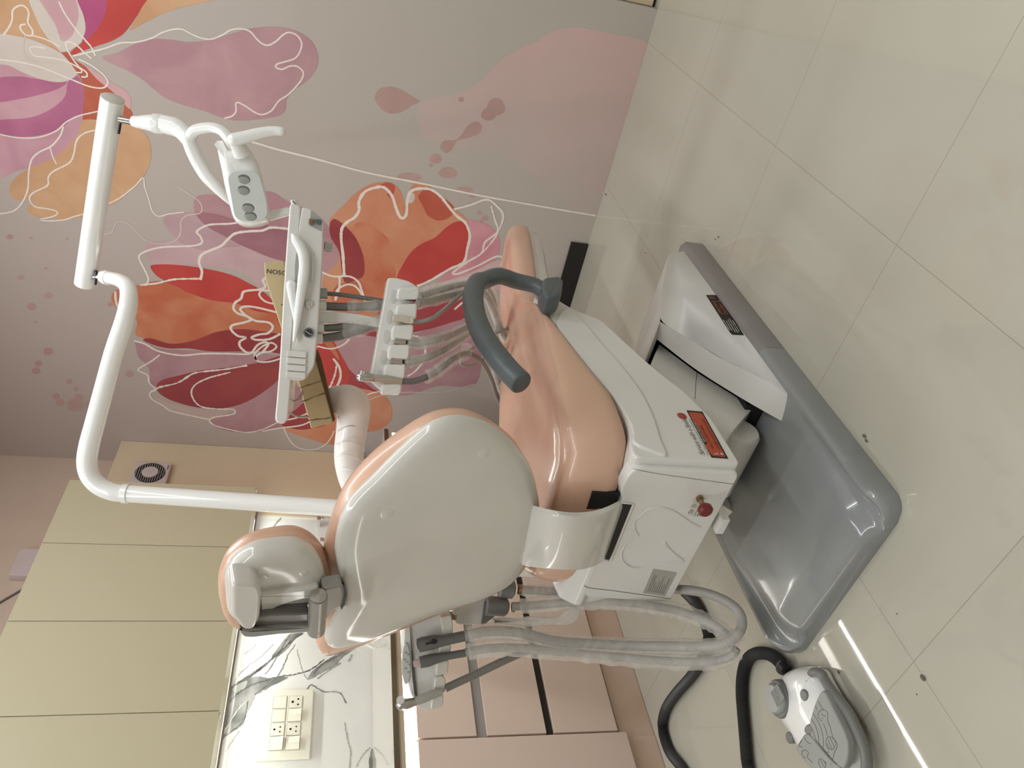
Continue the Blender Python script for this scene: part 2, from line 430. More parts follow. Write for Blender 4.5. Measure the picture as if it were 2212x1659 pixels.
# ------------------------------------------------------------------ mural wall (printed wallpaper)
KM = 1.38
def wash(name, c0, c1=None, scale=3.0, lo=.38, hi=.62, grad=None, detail=5):
    """water-colour wash: two printed tints mixed by noise, optionally leaning across the shape (grad: two points)"""
    if name in MATS: return MATS[name]
    m = bpy.data.materials.new(name); m.use_nodes = True
    nt = m.node_tree; b = nt.nodes['Principled BSDF']; b.inputs['Roughness'].default_value = 0.6
    b.inputs['Specular IOR Level'].default_value = .3
    tc = nt.nodes.new('ShaderNodeTexCoord'); n = nt.nodes.new('ShaderNodeTexNoise')
    n.inputs['Scale'].default_value = scale; n.inputs['Detail'].default_value = detail; n.inputs['Distortion'].default_value = .6
    r = nt.nodes.new('ShaderNodeMapRange'); r.inputs['From Min'].default_value = lo; r.inputs['From Max'].default_value = hi
    nt.links.new(tc.outputs['Object'], n.inputs['Vector']); nt.links.new(n.outputs['Fac'], r.inputs['Value'])
    fac = r.outputs[0]
    if grad:
        p0, p1 = [U(*g, X=XM) - np.array(WO) for g in grad]; d = p1 - p0; L2 = float(d @ d)
        sub = nt.nodes.new('ShaderNodeVectorMath'); sub.operation = 'SUBTRACT'; sub.inputs[1].default_value = tuple(p0)
        dot = nt.nodes.new('ShaderNodeVectorMath'); dot.operation = 'DOT_PRODUCT'; dot.inputs[1].default_value = tuple(d / L2)
        nt.links.new(tc.outputs['Object'], sub.inputs[0]); nt.links.new(sub.outputs[0], dot.inputs[0])
        ad = nt.nodes.new('ShaderNodeMath'); ad.operation = 'MULTIPLY_ADD'; ad.inputs[1].default_value = .35; ad.use_clamp = True
        sb = nt.nodes.new('ShaderNodeMath'); sb.operation = 'SUBTRACT'; sb.inputs[1].default_value = .5
        nt.links.new(fac, sb.inputs[0]); nt.links.new(sb.outputs[0], ad.inputs[0]); nt.links.new(dot.outputs['Value'], ad.inputs[2])
        fac = ad.outputs[0]
    mx = nt.nodes.new('ShaderNodeMix'); mx.data_type = 'RGBA'
    ds = lambda c: tuple(np.array(c) * .80 + .20 * (c[0] * .35 + c[1] * .5 + c[2] * .15))
    mx.inputs['A'].default_value = alb(ds(c0), KM); mx.inputs['B'].default_value = alb(ds(c1 or c0), KM)
    nt.links.new(fac, mx.inputs['Factor']); nt.links.new(mx.outputs['Result'], b.inputs['Base Color'])
    MATS[name] = m
    return m
WO = (XM, 1.6, 0.0)
LA = .32550            # picture scale of the tracing sheets
def A_(pts): return crop(pts, 0, 0, LA)
def C_(pts): return crop(pts, 600, 300, .38585)
def D_(pts): return crop(pts, 700, 0, .33454)
MUR = []     # (kind, points, material key, extra)
WASH = {
 'tan': ((188, 142, 102), (178, 128, 86)), 'pale': ((186, 174, 163), (180, 166, 155)), 'pink': ((186, 142, 146), (176, 128, 134)),
 'magenta': ((172, 66, 112), (162, 54, 100)), 'red': ((186, 56, 48), (178, 48, 43)), 'mag1': ((168, 88, 122), (158, 76, 110)), 'mag0': ((182, 134, 142), (172, 118, 132)),
 'rust': ((178, 82, 54), (166, 68, 46)), 'shade': ((188, 142, 142), (182, 134, 136)), 'rose': ((170, 128, 130), (158, 112, 120)),
 'plum': ((166, 122, 126), (156, 108, 116)), 'dplum': ((152, 98, 108), (140, 84, 96)), 'blush': ((180, 146, 148), (172, 136, 140)), 'mauve': ((170, 134, 138), (162, 124, 130)),
 'orange': ((180, 86, 54), (188, 112, 76)), 'crimson': ((150, 52, 50), (140, 42, 46)), 'maroon': ((142, 50, 58), (150, 58, 56)), 'lorange': ((192, 124, 90), (186, 108, 74)),
 'ored': ((180, 78, 56), (174, 68, 48)), 'hotpink': ((194, 128, 136), (186, 112, 124)), 'ghost': ((172, 146, 138), (176, 152, 144)), 'drop': ((166, 132, 124), (160, 124, 116)),
 'wash': ((178, 148, 142), (174, 142, 136)), 'pinkwall': ((186, 150, 150), (182, 156, 152)), 'line': ((205, 192, 180), (200, 188, 176)), 'faint': ((186, 170, 160), (180, 164, 154)), 'dred': ((158, 56, 60), (150, 48, 54)),
}
def pet(key, pts, sm=True): MUR.append(('p', pts, key, sm))
def ln(pts, w=4, key='line', jit=.12): MUR.append(('l', pts, key, (w, jit)))
def dot_(x, y, rx, ry=None, key='drop'): MUR.append(('d', (x, y), key, (rx, ry or rx)))

# pink wash running down to the floor at the right
pet('wash', D_([(615,655),(700,636),(880,602),(960,560),(1040,500),(1090,440),(1130,395),(1250,320),(1380,265),(1430,222),(1560,180),(1650,175),(1830,210),(2050,255),(2097,285),(2040,470),(1960,740),(1880,980),(1757,1392),(1640,1380),(1400,1180),(1150,980),(900,960),(760,930),(640,880),(600,760)]), False)
pet('drop', D_([(330,650),(335,600),(370,567),(440,560),(500,580),(550,610),(600,640),(622,655),(570,680),(520,715),(440,735),(380,712)]))
pet('drop', D_([(870,890),(930,810),(990,785),(1020,820),(1000,865),(930,890),(860,910),(830,960),(790,988),(750,955),(770,910),(830,905)]))
for x, y, rx, ry in ((1110,690,60,58),(1062,738,48,42),(720,1025,40,32),(800,1115,60,36),(885,642,18,18),(690,1068,14,12)):
    a = D_([(x, y)])[0]; dot_(a[0], a[1], rx*.3345, ry*.3345)
for x, y, rx, ry in ((1130,415,16,13),(1160,443,20,16),(1045,283,48,16),(735,215,70,26),(1140,462,12,9),(1090,318,22,14)):
    a = C_([(x, y)])[0]; dot_(a[0], a[1], rx*.386, ry*.386)
# splashes at the upper left
for x, y, rx in ((65,1571,22),(205,1581,12),(140,1841,22),(320,1961,28),(210,2036,30),(320,2331,32),(255,2411,24),(240,2461,28),(460,2531,22),(500,2686,56),(370,2631,26),(400,2671,30),(600,2686,36),(525,2636,30),(860,2481,28),(505,2581,16),(305,1781,12),(235,2138,12),(730,2020,18),(445,1586,10)):
    dot_(x*LA, y*LA, rx*LA, rx*LA*.8)
# upper flower
pet('tan', A_([(-40,-40),(215,-40),(230,60),(300,200),(410,345),(270,280),(130,245),(-40,240)]))
pet('tan', A_([(970,-10),(930,70),(880,165),(862,200),(960,150),(1100,82),(1250,37),(1420,0),(1430,-20)]))
pet('mag0', A_([(-40,408),(60,432),(150,478),(300,515),(440,535),(515,500),(548,560),(558,640),(552,760),(520,880),(440,980),(340,1060),(240,1100),(120,1130),(-40,1155)]))
pet('mag1', A_([(-40,530),(130,508),(250,525),(400,545),(447,545),(380,592),(250,632),(130,657),(-40,672)]))
pet('mag1', A_([(-40,805),(200,780),(340,722),(430,640),(452,545),(512,503),(547,560),(557,640),(551,750),(490,775),(420,840),(300,890),(150,908),(-40,880)]))
pet('pale', A_([(-40,238),(130,243),(270,285),(400,350),(470,410),(502,460),(505,502),(440,537),(370,545),(270,525),(150,480),(60,435),(-40,410)]))
pet('rust', A_([(405,343),(440,345),(500,400),(580,452),(650,530),(740,600),(820,682),(880,752),(845,800),(700,806),(600,800),(551,792),(557,640),(545,540),(510,480),(460,410)]))
pet('shade', A_([(560,428),(640,478),(740,548),(830,600),(871,662),(860,722),(825,690),(740,602),(650,532)]))
pet('tan', A_([(551,798),(700,800),(850,798),(930,850),(985,920),(1003,1000),(995,1080),(952,1172),(870,1252),(790,1332),(720,1372),(600,1422),(480,1452),(350,1452),(250,1440),(190,1412),(183,1380),(228,1342),(100,1322),(60,1272),(80,1210),(140,1150),(250,1090),(350,1050),(450,970),(520,880)]))
pet('rose', A_([(680,380),(780,350),(900,290),(1030,260),(1150,266),(1250,280),(1400,265),(1500,235),(1640,195),(1750,180),(1880,182),(2000,222),(2080,290),(2110,380),(2095,460),(2030,540),(1940,602),(1900,662),(1895,722),(1860,762),(1780,782),(1620,800),(1500,790),(1350,735),(1200,692),(1080,640),(960,540),(850,470),(740,422)]))
pet('pale', A_([(203,-40),(235,110),(300,230),(370,310),(410,345),(470,330),(540,280),(567,200),(556,110),(515,-40)]))
pet('pink', A_([(255,-40),(320,90),(365,160),(390,230),(410,272),(460,255),(492,210),(522,90),(470,-40)]))
pet('magenta', A_([(515,-40),(556,110),(567,200),(542,282),(592,250),(660,170),(700,80),(735,-40)]))
pet('red', A_([(735,-40),(700,80),(660,170),(590,252),(540,286),(470,345),(480,366),(540,342),(640,306),(740,272),(820,222),(890,132),(940,50),(985,-40)]))
# lower flower, part left of the tray
pet('blush', A_([(960,1660),(980,1612),(1080,1602),(1170,1592),(1090,1482),(1100,1432),(1180,1415),(1300,1412),(1340,1470),(1480,1560),(1680,1660),(1910,1740),(2100,1800),(2100,2000),(1750,1925),(1600,1802),(1300,1762),(1020,1757),(998,1720)]))
pet('plum', A_([(1285,1350),(1310,1302),(1390,1291),(1500,1300),(1640,1290),(1760,1268),(1830,1285),(1910,1340),(2100,1420),(2200,1560),(2100,1640),(1900,1560),(1700,1560),(1560,1540),(1480,1582),(1370,1560),(1310,1490)]))
pet('mauve', A_([(1083,1470),(1110,1430),(1200,1414),(1310,1414),(1345,1480),(1480,1560),(1600,1630),(1500,1642),(1340,1660),(1200,1612),(1130,1540)]))
pet('dplum', A_([(1298,1410),(1420,1417),(1540,1450),(1650,1482),(1760,1470),(1790,1512),(1860,1500),(1910,1530),(2150,1600),(2200,1760),(2050,1790),(1910,1742),(1800,1712),(1680,1662),(1590,1622),(1480,1562),(1400,1520),(1338,1470)]))
pet('red', A_([(998,1770),(1040,1755),(1200,1760),(1400,1790),(1550,1830),(1650,1880),(1740,1930),(1810,2000),(1850,2090),(1700,2065),(1560,2012),(1400,1992),(1250,1942),(1130,1882),(1040,1830)]))
pet('plum', A_([(900,2262),(950,2272),(1050,2310),(1200,2325),(1400,2330),(1600,2335),(1900,2370),(1700,2412),(1500,2442),(1350,2462),(1250,2482),(1100,2512),(1040,2562),(1000,2540),(988,2450),(960,2410),(920,2370),(903,2310)]))
pet('orange', A_([(738,1985),(760,1932),(850,1900),(940,1890),(1000,1870),(1100,1870),(1200,1922),(1400,1992),(1560,2012),(1700,2065),(1850,2090),(1910,2150),(1920,2250),(1700,2192),(1560,2187),(1430,2212),(1300,2262),(1200,2287),(1100,2272),(1000,2252),(900,2222),(908,2130),(840,2082),(780,2052)]))
pet('crimson', A_([(948,2256),(1000,2245),(1100,2275),(1180,2280),(1300,2255),(1430,2205),(1560,2185),(1700,2193),(1920,2240),(1920,2345),(1750,2332),(1600,2332),(1400,2332),(1250,2312),(1120,2312),(1020,2290)]))
pet('plum', A_([(1440,2710),(1600,2680),(1750,2600),(1850,2480),(2000,2600),(1960,2790),(1850,2840),(1740,2862),(1600,2872),(1480,2852),(1420,2822),(1390,2790),(1420,2770),(1540,2740),(1562,2722)]))
pet('maroon', A_([(1038,2560),(1080,2520),(1200,2490),(1320,2460),(1500,2440),(1700,2410),(1900,2360),(1870,2490),(1750,2600),(1600,2682),(1450,2712),(1300,2702),(1150,2662),(1060,2612)]))
pet('ghost', A_([(998,2590),(1050,2640),(1150,2680),(1300,2710),(1430,2722),(1540,2720),(1500,2742),(1390,2782),(1250,2752),(1130,2722),(1050,2652)]))
pet('dred', A_([(1880,2770),(1960,2720),(2040,2660),(2090,2740),(2240,2750),(2150,2825),(1990,2852),(1880,2832)]))
pet('lorange', A_([(1888,2832),(1990,2852),(2130,2832),(2240,2790),(2330,2800),(2290,2945),(2150,2942),(2050,2912),(1960,2882),(1908,2862)]))
# lower flower, part right of the tray
pet('hotpink', C_([(1000,462),(1100,458),(1190,490),(1240,560),(1237,640),(1200,700),(1150,760),(1080,830),(960,830),(900,790),(1000,720),(1045,690),(1070,560)]))
pet('pinkwall', C_([(820,830),(960,790),(1100,740),(1250,680),(1270,820),(1100,900),(1000,960),(840,900)]))
pet('lorange', C_([(288,470),(310,430),(370,370),(440,300),(520,255),(600,242),(650,254),(690,300),(712,372),(722,372),(740,290),(755,258),(800,250),(870,280),(930,330),(990,390),(1040,432),(1067,482),(1062,620),(1040,690),(900,770),(790,812),(680,830),(600,960),(480,1000),(300,960),(250,800),(330,640)]))
pet('orange', C_([(430,480),(500,468),(560,508),(620,560),(642,650),(662,760),(640,860),(620,980),(520,1060),(380,1000),(300,900),(330,820),(420,800),(480,760),(482,680),(460,590)]))
pet('ored', C_([(788,330),(800,300),(850,280),(930,330),(990,392),(960,440),(900,458),(840,430),(815,380)]))
pet('ored', C_([(575,262),(610,243),(650,256),(655,290),(630,330),(612,310),(618,285)]))
pet('crimson', C_([(290,480),(318,448),(380,490),(440,560),(480,660),(482,760),(440,790),(372,800),(345,640),(300,560)]))
pet('red', C_([(650,812),(680,740),(740,642),(800,590),(880,552),(950,490),(1008,462),(1050,475),(1077,540),(1056,620),(1045,690),(950,740),(850,790),(790,830),(740,870),(650,960),(560,980),(600,880)]))
pet('plum', C_([(240,760),(330,700),(345,640),(300,560),(262,520),(250,600),(230,700)]))
pet('dred', C_([(420,1090),(560,1020),(640,960),(790,900),(900,880),(1060,860),(1080,980),(900,1050),(700,1095),(560,1112)]))
pet('plum', C_([(300,1110),(400,1085),(560,1110),(700,1105),(900,1050),(1060,1010),(1130,1060),(1110,1370),(900,1382),(780,1422),(700,1438),(560,1420),(520,1390),(400,1290),(350,1200)]))
pet('red', C_([(222,1120),(262,1095),(300,1110),(350,1202),(400,1300),(395,1380),(330,1412),(270,1402),(240,1300)]))
pet('dred', C_([(350,1200),(400,1290),(520,1390),(580,1425),(480,1410),(390,1392),(400,1320)]))
pet('lorange', C_([(380,1388),(480,1400),(560,1422),(612,1452),(638,1510),(630,1580),(560,1632),(470,1640),(300,1650),(285,1560),(330,1440)]))
pet('orange', C_([(222,1080),(260,1092),(310,1150),(345,1240),(300,1190),(250,1130)]))
pet('pale', C_([(728,350),(742,300),(765,310),(765,340),(745,360)]))
pet('blush', C_([(1030,1150),(1060,1140),(1090,1160),(1080,1210),(1050,1205),(1030,1180)]))
# the white brush lines
ln(A_([(480,372),(600,345),(700,320),(800,285),(900,280),(1000,255),(1080,215),(1150,195),(1210,195),(1270,225),(1330,250),(1400,260),(1480,230),(1530,200),(1600,190),(1660,210),(1700,255),(1740,290),(1780,300),(1830,275),(1880,230),(1920,215),(1970,235),(2000,280),(1995,330),(1960,385),(1890,410),(1840,425),(1830,445),(1870,460),(1920,440),(1970,440),(2010,475),(2005,520),(1960,580),(1910,630),(1850,670),(1800,735),(1740,760),(1690,745),(1630,705),(1580,680),(1565,690),(1565,740),(1540,770),(1490,785)]), 3)
ln(A_([(-20,888),(130,915),(260,910),(370,870),(440,810),(520,770),(600,750),(700,728)]), 2.6)
ln(A_([(420,840),(400,900),(340,970),(260,1010),(210,1060),(190,1150),(185,1250),(150,1340),(90,1400),(-10,1420)]), 3)
ln(A_([(330,975),(350,1040),(375,1090)]), 2.6)
ln(A_([(690,855),(570,880),(510,930),(490,1020),(460,1080),(350,1140),(320,1180),(315,1230),(220,1280),(195,1320),(230,1370),(310,1385),(370,1400),(380,1420),(340,1440),(270,1455),(300,1465),(420,1460),(500,1435),(560,1420)]), 3)
ln(A_([(700,1360),(800,1310),(900,1230),(950,1180),(960,1240),(990,1330),(1010,1400),(1050,1435),(1120,1420),(1220,1408)]), 2.6)
ln(A_([(20,235),(60,180),(80,130),(85,70),(120,40),(160,40),(190,80),(185,150),(215,200),(210,235),(170,230),(140,200),(135,170),(170,160)]), 3)
ln(A_([(215,235),(300,260),(400,310)]), 2.4)
ln(A_([(390,10),(430,90),(500,190),(560,260),(610,320),(632,370)]), 3)
ln(A_([(610,390),(560,350),(520,310),(470,280),(440,282),(440,310),(470,370),(520,440),(572,480),(575,508),(540,510)]), 3)
ln(A_([(500,480),(540,480),(530,455),(420,400),(300,380),(230,370),(200,330),(215,310),(300,320)]), 2.6)
ln(A_([(-10,395),(120,410),(250,440),(360,480),(480,530),(580,570),(660,585),(700,575),(715,540),(680,490),(600,430),(520,392)]), 3)
ln(A_([(170,230),(155,300),(165,360),(200,400),(300,415),(400,425)]), 2.2, 'faint')
ln(A_([(690,1555),(740,1540),(770,1480),(800,1470),(860,1490),(920,1550),(980,1600),(1080,1620),(1170,1590),(1200,1530),(1200,1470),(1240,1430),(1330,1412),(1335,1360),(1290,1310),(1180,1240)]), 2.4, 'faint')
ln(A_([(1770,1840),(1745,1860),(1760,1900),(1730,1920),(1620,1935),(1600,1980),(1560,2010),(1550,2050),(1580,2080),(1640,2100),(1670,2120),(1620,2140),(1540,2160),(1535,2190),(1580,2230),(1630,2240),(1590,2270),(1600,2310),(1660,2345),(1710,2290),(1760,2270),(1780,2285),(1740,2340)]), 6)
ln(A_([(1870,2082),(1700,2040),(1620,2035),(1595,2055),(1640,2100),(1700,2130),(1780,2140),(1810,2170),(1780,2210),(1720,2220),(1670,2240),(1700,2255),(1790,2250),(1860,2215)]), 6)
ln(A_([(1830,2020),(1760,2000),(1722,1960),(1735,1930),(1790,1930)]), 5)
ln(A_([(890,2262),(960,2282),(1050,2330),(1200,2358),(1350,2347),(1500,2347),(1640,2350),(1690,2335)]), 5)
ln(A_([(1000,2600),(1060,2570),(1180,2540),(1280,2480),(1360,2465),(1500,2450),(1640,2425)]), 4.5, 'line', .5)
ln(A_([(1530,2470),(1450,2490),(1380,2510),(1300,2550),(1270,2600),(1290,2660),(1340,2700),(1450,2715),(1540,2715),(1562,2730),(1540,2750),(1420,2770),(1390,2790),(1420,2820),(1520,2850),(1640,2870),(1740,2850),(1850,2800)]), 4, 'line', .35)
ln(A_([(1060,2355),(1000,2400),(930,2440),(920,2460),(980,2490),(990,2540),(1030,2585),(995,2610),(1010,2650),(1080,2690),(1130,2725),(1250,2755),(1390,2785)]), 4)
ln(A_([(930,1892),(1040,1880),(1150,1855),(1260,1850),(1325,1850)]), 4.5, 'line', .3)
ln(A_([(1330,1858),(1340,1800),(1320,1740),(1340,1690),(1400,1660),(1470,1630),(1510,1590),(1560,1550),(1650,1535),(1740,1530),(1800,1510),(1920,1520)]), 6)
ln(A_([(975,1885),(985,1850),(960,1790),(925,1720),(930,1690),(990,1660),(1080,1640),(1200,1635),(1290,1630),(1340,1610),(1330,1570),(1305,1540),(1340,1510),(1400,1490),(1520,1485),(1590,1475)]), 4.5)
ln(A_([(765,1935),(770,2000),(790,2050),(830,2072)]), 5)
ln(A_([(1860,2380),(1790,2400),(1720,2400),(1695,2370),(1740,2340),(1800,2330),(1835,2300),(1800,2275),(1740,2300),(1690,2350),(1700,2390)]), 5)
ln(A_([(1880,2830),(1910,2900),(1960,2960),(2030,2985),(2100,2980),(2160,2950),(2200,2900),(2215,2860)]), 3.5)
ln(A_([(1740,2862),(1850,2842),(2000,2822),(2080,2785)]), 5)
ln(A_([(1880,2790),(1960,2775),(2060,2735)]), 5)
ln(C_([(372,770),(365,650),(355,560),(360,500),(390,465),(430,440),(455,400),(455,350),(490,295),(560,270),(600,275),(640,320),(660,380),(680,430),(700,445),(720,420),(725,350),(745,295),(800,278),(860,285),(910,320),(950,370),(1000,430),(1050,470),(1075,540),(1060,620),(1040,690),(960,730),(860,790),(780,825)]), 6.5, 'line', .22)
ln([(480,288),(550,308),(600,323),(677,342),(793,373),(909,396),(1024,420),(1140,441),(1287,466)], 4.5)
ln(C_([(985,395),(1080,370),(1170,340),(1220,370),(1262,430),(1230,520),(1160,580),(1140,640),(1060,690),(980,750),(1010,755),(1120,710),(1220,660),(1257,665),(1250,712)]), 5, 'line', .2)
ln(C_([(1195,375),(1215,450),(1232,520),(1180,600),(1140,640)]), 4, 'line', .4)
ln(C_([(245,745),(310,770),(400,770),(450,800),(470,850),(490,908)]), 5)
ln(C_([(322,905),(332,850),(360,826),(400,815),(440,830),(478,882)]), 5)
ln(C_([(345,770),(345,830),(325,900)]), 5)
ln(C_([(220,1160),(300,1175),(370,1150),(405,1110),(392,1092)]), 4.5)
ln(C_([(310,1230),(345,1280),(350,1340),(318,1412)]), 6)
ln(C_([(330,1260),(320,1320),(288,1400)]), 5, 'line', .5)
ln(C_([(480,1480),(560,1442),(700,1420),(900,1420),(1000,1400),(1110,1372)]), 2.6, 'faint')
ln(C_([(470,1452),(520,1425),(590,1412)]), 4)
ln(C_([(830,1465),(960,1510),(1130,1560)]), 1.8, 'faint')
ln(C_([(745,1100),(800,1115),(825,1160),(815,1240),(770,1300),(725,1330)]), 5, 'line', .4)
ln(C_([(990,955),(1030,920),(1060,905)]), 5)

def build_mural():
    mb = MB(); keys = ['_bg'] + sorted(WASH); mats = []
    bgm = wash('mural_ground', (163, 146, 139), (160, 151, 141), 1.1, .3, .7, grad=((300, 900), (1000, 60)))
    mats.append(bgm)
    for k in keys[1:]: mats.append(wash('mural_' + k, WASH[k][0], WASH[k][1], 4.5) if k != 'wash' else wash('mural_wash', (180, 148, 142), (164, 149, 141), 3, grad=((1240, 130), (1120, 400))))
    mb.bx(XM, XM + .1, 0.372, YW + .2, 0, ROOMZ, m=0)
    n = np.array([-1., 0, 0]); lvl = 0
    for kind, pts, key, ex in MUR:
        lvl += 1; X = XM - .0004 - lvl * .00001; m = keys.index(key)
        if kind == 'p':
            P = np.array([U(x, y, X=X) for x, y in pts])
            if ex: P = catmull(P, len(P) * 5, True)
            P[:, 2] = np.clip(P[:, 2], 0.001, ROOMZ - .001)
            bmp = bmesh.new(); f = bmp.faces.new([bmp.verts.new(p) for p in P]); f.normal_update(); bmesh.ops.triangulate(bmp, faces=[f])
            bmp.verts.index_update()
            mb.add([tuple(v.co) for v in bmp.verts], [tuple(v.index for v in ff.verts) for ff in bmp.faces], m); bmp.free()
        elif kind == 'l':
            P = np.array([U(x, y, X=X) for x, y in pts])
            mb.ribbon(P, ex[0] * 1.9e-3, n, m, smooth=len(P) * 7, jit=ex[1])
        else:
            a = np.arange(20) / 20 * 2 * math.pi
            mb.poly([U(pts[0] + ex[0] * math.cos(t) * (1 + .08 * math.sin(3 * t)), pts[1] + ex[1] * math.sin(t), X=X) for t in a], m)
    o = mb.build('wall_right', mats, loc=WO)
    o.data.polygons.foreach_set('use_smooth', [False] * len(o.data.polygons))
    return o
tag(build_mural(), kind='structure')

# doorway at the right end of the mural wall
d = MB().bx(XM + .035, XM + .09, -1.0, 0.37, 0.014, 2.2, m=0).bx(XM + .03, XM + .1, -1.0, 0.372, 2.2, ROOMZ, m=0)
d.bx(XM + .05, XM + .1, -1.0, .37, 0, .014, m=1).bx(XM + .0, XM + .04, -1.0, -.3, 0, 2.2, m=0)
tag(d.build('door_1', [PANEL, GROOVE]), kind='structure')
# black granite skirting
a, b = U(1228, 523, X=XM - .012), U(1269, 527, X=XM - .012)
tag(MB().bx(XM - .012, XM, a[1], 2.75, 0.004, 0.086, .0015).build('baseboard_right', GRAN), kind='structure')

# ------------------------------------------------------------------ boarded back wall: beige panel + marble backsplash
xs = U(560, 1113, Y=YB)[0]
w = MB().bx(xs, XM - .002, YB, YW - .001, 0.955, U(263, 953, X=XM)[2]).bx(xs, XM - .002, YB + .05, YW - .001, WT - .03, .955, m=1)
w.bx(xs - .012, xs, YB - .004, YB + .02, WT, 1.39, m=2)
tag(w.build('wall_back_panel', [PANEL, GROOVE, mat('trim_strip_ivory', (.75, .74, .6, 1), .4)]), kind='structure')

MARB = mat('white_marble_slab', (0.78, 0.79, 0.765, 1), 0.12, coat=.3, noise=(2.5, (0.70, 0.71, 0.69, 1), 5, .45, .75))
VEIN = mat('marble_grey_vein', (0.17, 0.175, 0.17, 1), 0.15, coat=.3, noise=(12, (0.36, 0.365, 0.35, 1), 4, .4, .6))
VEIND = mat('marble_dark_vein', (0.06, 0.06, 0.058, 1), 0.15, coat=.3, noise=(20, (0.2, 0.205, 0.2, 1), 4, .35, .65))
VEINL = mat('marble_faint_vein', (0.42, 0.43, 0.41, 1), 0.15, coat=.3)
def E_(pts): return crop(pts, 480, 1050, .36697)
w = MB().bx(-.6, xs, YB, YW - .001, WT - .03, 1.40, m=0)
lv = 0
def vp(pts, m):
    global lv; lv += 1
    P = catmull(np.array([U(x, y, Y=YB - .0005 - lv * .00004) for x, y in E_(pts)]), len(pts) * 4, True)
    P = P + rng.normal(0, .0012, P.shape) * [1, 0, 1]
    w.poly(P, m)
def vl(pts, wd, m, jit=.45):
    global lv; lv += 1
    P = np.array([U(x, y, Y=YB - .0005 - lv * .00004) for x, y in E_(pts)])
    Q = catmull(P, len(P) * 9); Q = Q + rng.normal(0, .0011, Q.shape) * [1, 0, 1]
    w.ribbon(Q, wd * 1.7e-3, np.array([0, -1., 0]), m, jit=jit)
vp([(-60,1230),(60,1180),(130,1140),(210,1120),(270,1130),(330,1120),(390,1130),(300,1170),(240,1210),(190,1230),(150,1260),(90,1310),(40,1400),(-40,1500),(-120,1560),(-110,1400)], 1)
vp([(505,1140),(530,1090),(580,1050),(640,1010),(700,970),(760,940),(800,900),(790,950),(720,1000),(660,1060),(600,1090),(550,1120)], 1)
vp([(290,1010),(330,950),(370,900),(400,870),(480,865),(430,900),(380,960),(330,1000)], 1)
vp([(865,1660),(868,1590),(882,1545),(890,1600),(884,1660)], 1)
vp([(60,1190),(110,1140),(150,1150),(120,1200),(80,1215)], 3)
vl([(-60,1230),(60,1180),(180,1110),(290,1020),(370,950),(420,900),(470,868)], 4, 2)
vl([(40,1190),(110,1150),(240,1060),(300,1010)], 2.6, 2)
vl([(505,1140),(470,1080),(440,960)], 1.6, 3)
vl([(190,1230),(270,1170),(330,1125),(420,1110),(520,1080),(600,1020)], 3, 2)
vl([(320,1130),(360,1060),(390,990),(430,930)], 2, 1)
vl([(490,1210),(520,1170),(545,1180),(600,1210),(690,1215),(730,1280)], 2.6, 1)
vl([(20,1460),(110,1410),(130,1350),(150,1270)], 3, 1)
vl([(720,1390),(735,1480),(755,1560),(750,1660)], 2.6, 3)
vl([(790,1650),(830,1580),(870,1540)], 2, 3)
vl([(230,310),(290,250),(350,185)], 4, 1)
vl([(180,330),(240,300),(300,245)], 2, 2)
vl([(20,1560),(60,1500),(100,1440)], 2, 3)
vl([(130,990),(170,960),(200,930)], 1.6, 3)
vl([(745,1030),(765,990)], 4, 3)
vl([(-40,1330),(20,1290),(70,1240),(120,1200),(200,1160),(280,1140)], 3, 2)
vl([(60,1180),(90,1120),(150,1060),(230,1000),(300,930)], 2, 3)
vl([(250,1110),(290,1060),(320,1000)], 1.8, 1)
vl([(540,1100),(600,1040),(680,1000),(770,930)], 2.4, 2)
vl([(560,1135),(620,1090),(700,1040)], 2, 1)
vp([(40,1400),(110,1300),(190,1230),(170,1290),(140,1340),(120,1400),(60,1440),(20,1470)], 1)
vl([(150,1270),(140,1330),(120,1390),(60,1440),(-20,1500)], 2.4, 2)
vp([(-120,1560),(-40,1480),(20,1460),(-10,1520),(-80,1600)], 1)
vl([(380,900),(330,980),(250,1050),(160,1110),(60,1180)], 1.6, 2)
tag(w.build('wall_backsplash', [MARB, VEIN, VEIND, VEINL], loc=(1.2, YB, WT)), kind='structure')

# ------------------------------------------------------------------ wall cabinets
YU, ZU0 = 2.46, 1.395
ZU1 = U(150.5, 1037, Y=YU)[2]
XD = [U(545, 1052, Y=YU)[0], U(300, 1177, Y=YU)[0], U(300, 1341.5, Y=YU)[0], U(300, 1540, Y=YU)[0]]
XD.append(XD[3] - .357); XD += [XD[4] - .357, XD[4] - .714]
def wall_cabinet(i0, label):
    x1, x0 = XD[i0], XD[i0 + 2]
    t = thing('wall_cabinet', ((x0+x1)/2, YB, ZU0), label, 'cabinet', 'cream wall cabinets above the worktop')
    c = MB().bx(x0 + .001, x1 - .001, YU + .02, YB - .001, ZU0 + .001, ZU1 - .002)
    c.build('carcass', CREAM, t)
    for k in range(2):
        a, b = XD[i0 + k + 1] + .0014, XD[i0 + k] - .0014
        MB().bx(a, b, YU, YU + .0185, ZU0, ZU1, .001).build('door', CREAM, t)
        MB().bx(b - .014, b - .002, YU + .001, YU + .018, ZU0 - .004, ZU0 - .0005, .001).build('door_pull', CHROME, t)
    return t
wall_cabinet(0, 'cream two-door wall cabinet nearest the flowered wall, partly behind the lamp post')
wall_cabinet(2, 'cream two-door wall cabinet above the wall switches and sockets')
wall_cabinet(4, 'cream wall cabinet at the very edge of the picture, farthest from the flowered wall')
t = thing('led_strip_light', (1.5, 2.665, 1.39), 'glowing white LED strip under the cream wall cabinets', 'strip light')
MB().bx(.4, xs - .05, 2.66, 2.673, 1.389, 1.3945).build('diffuser', LEDM, t)
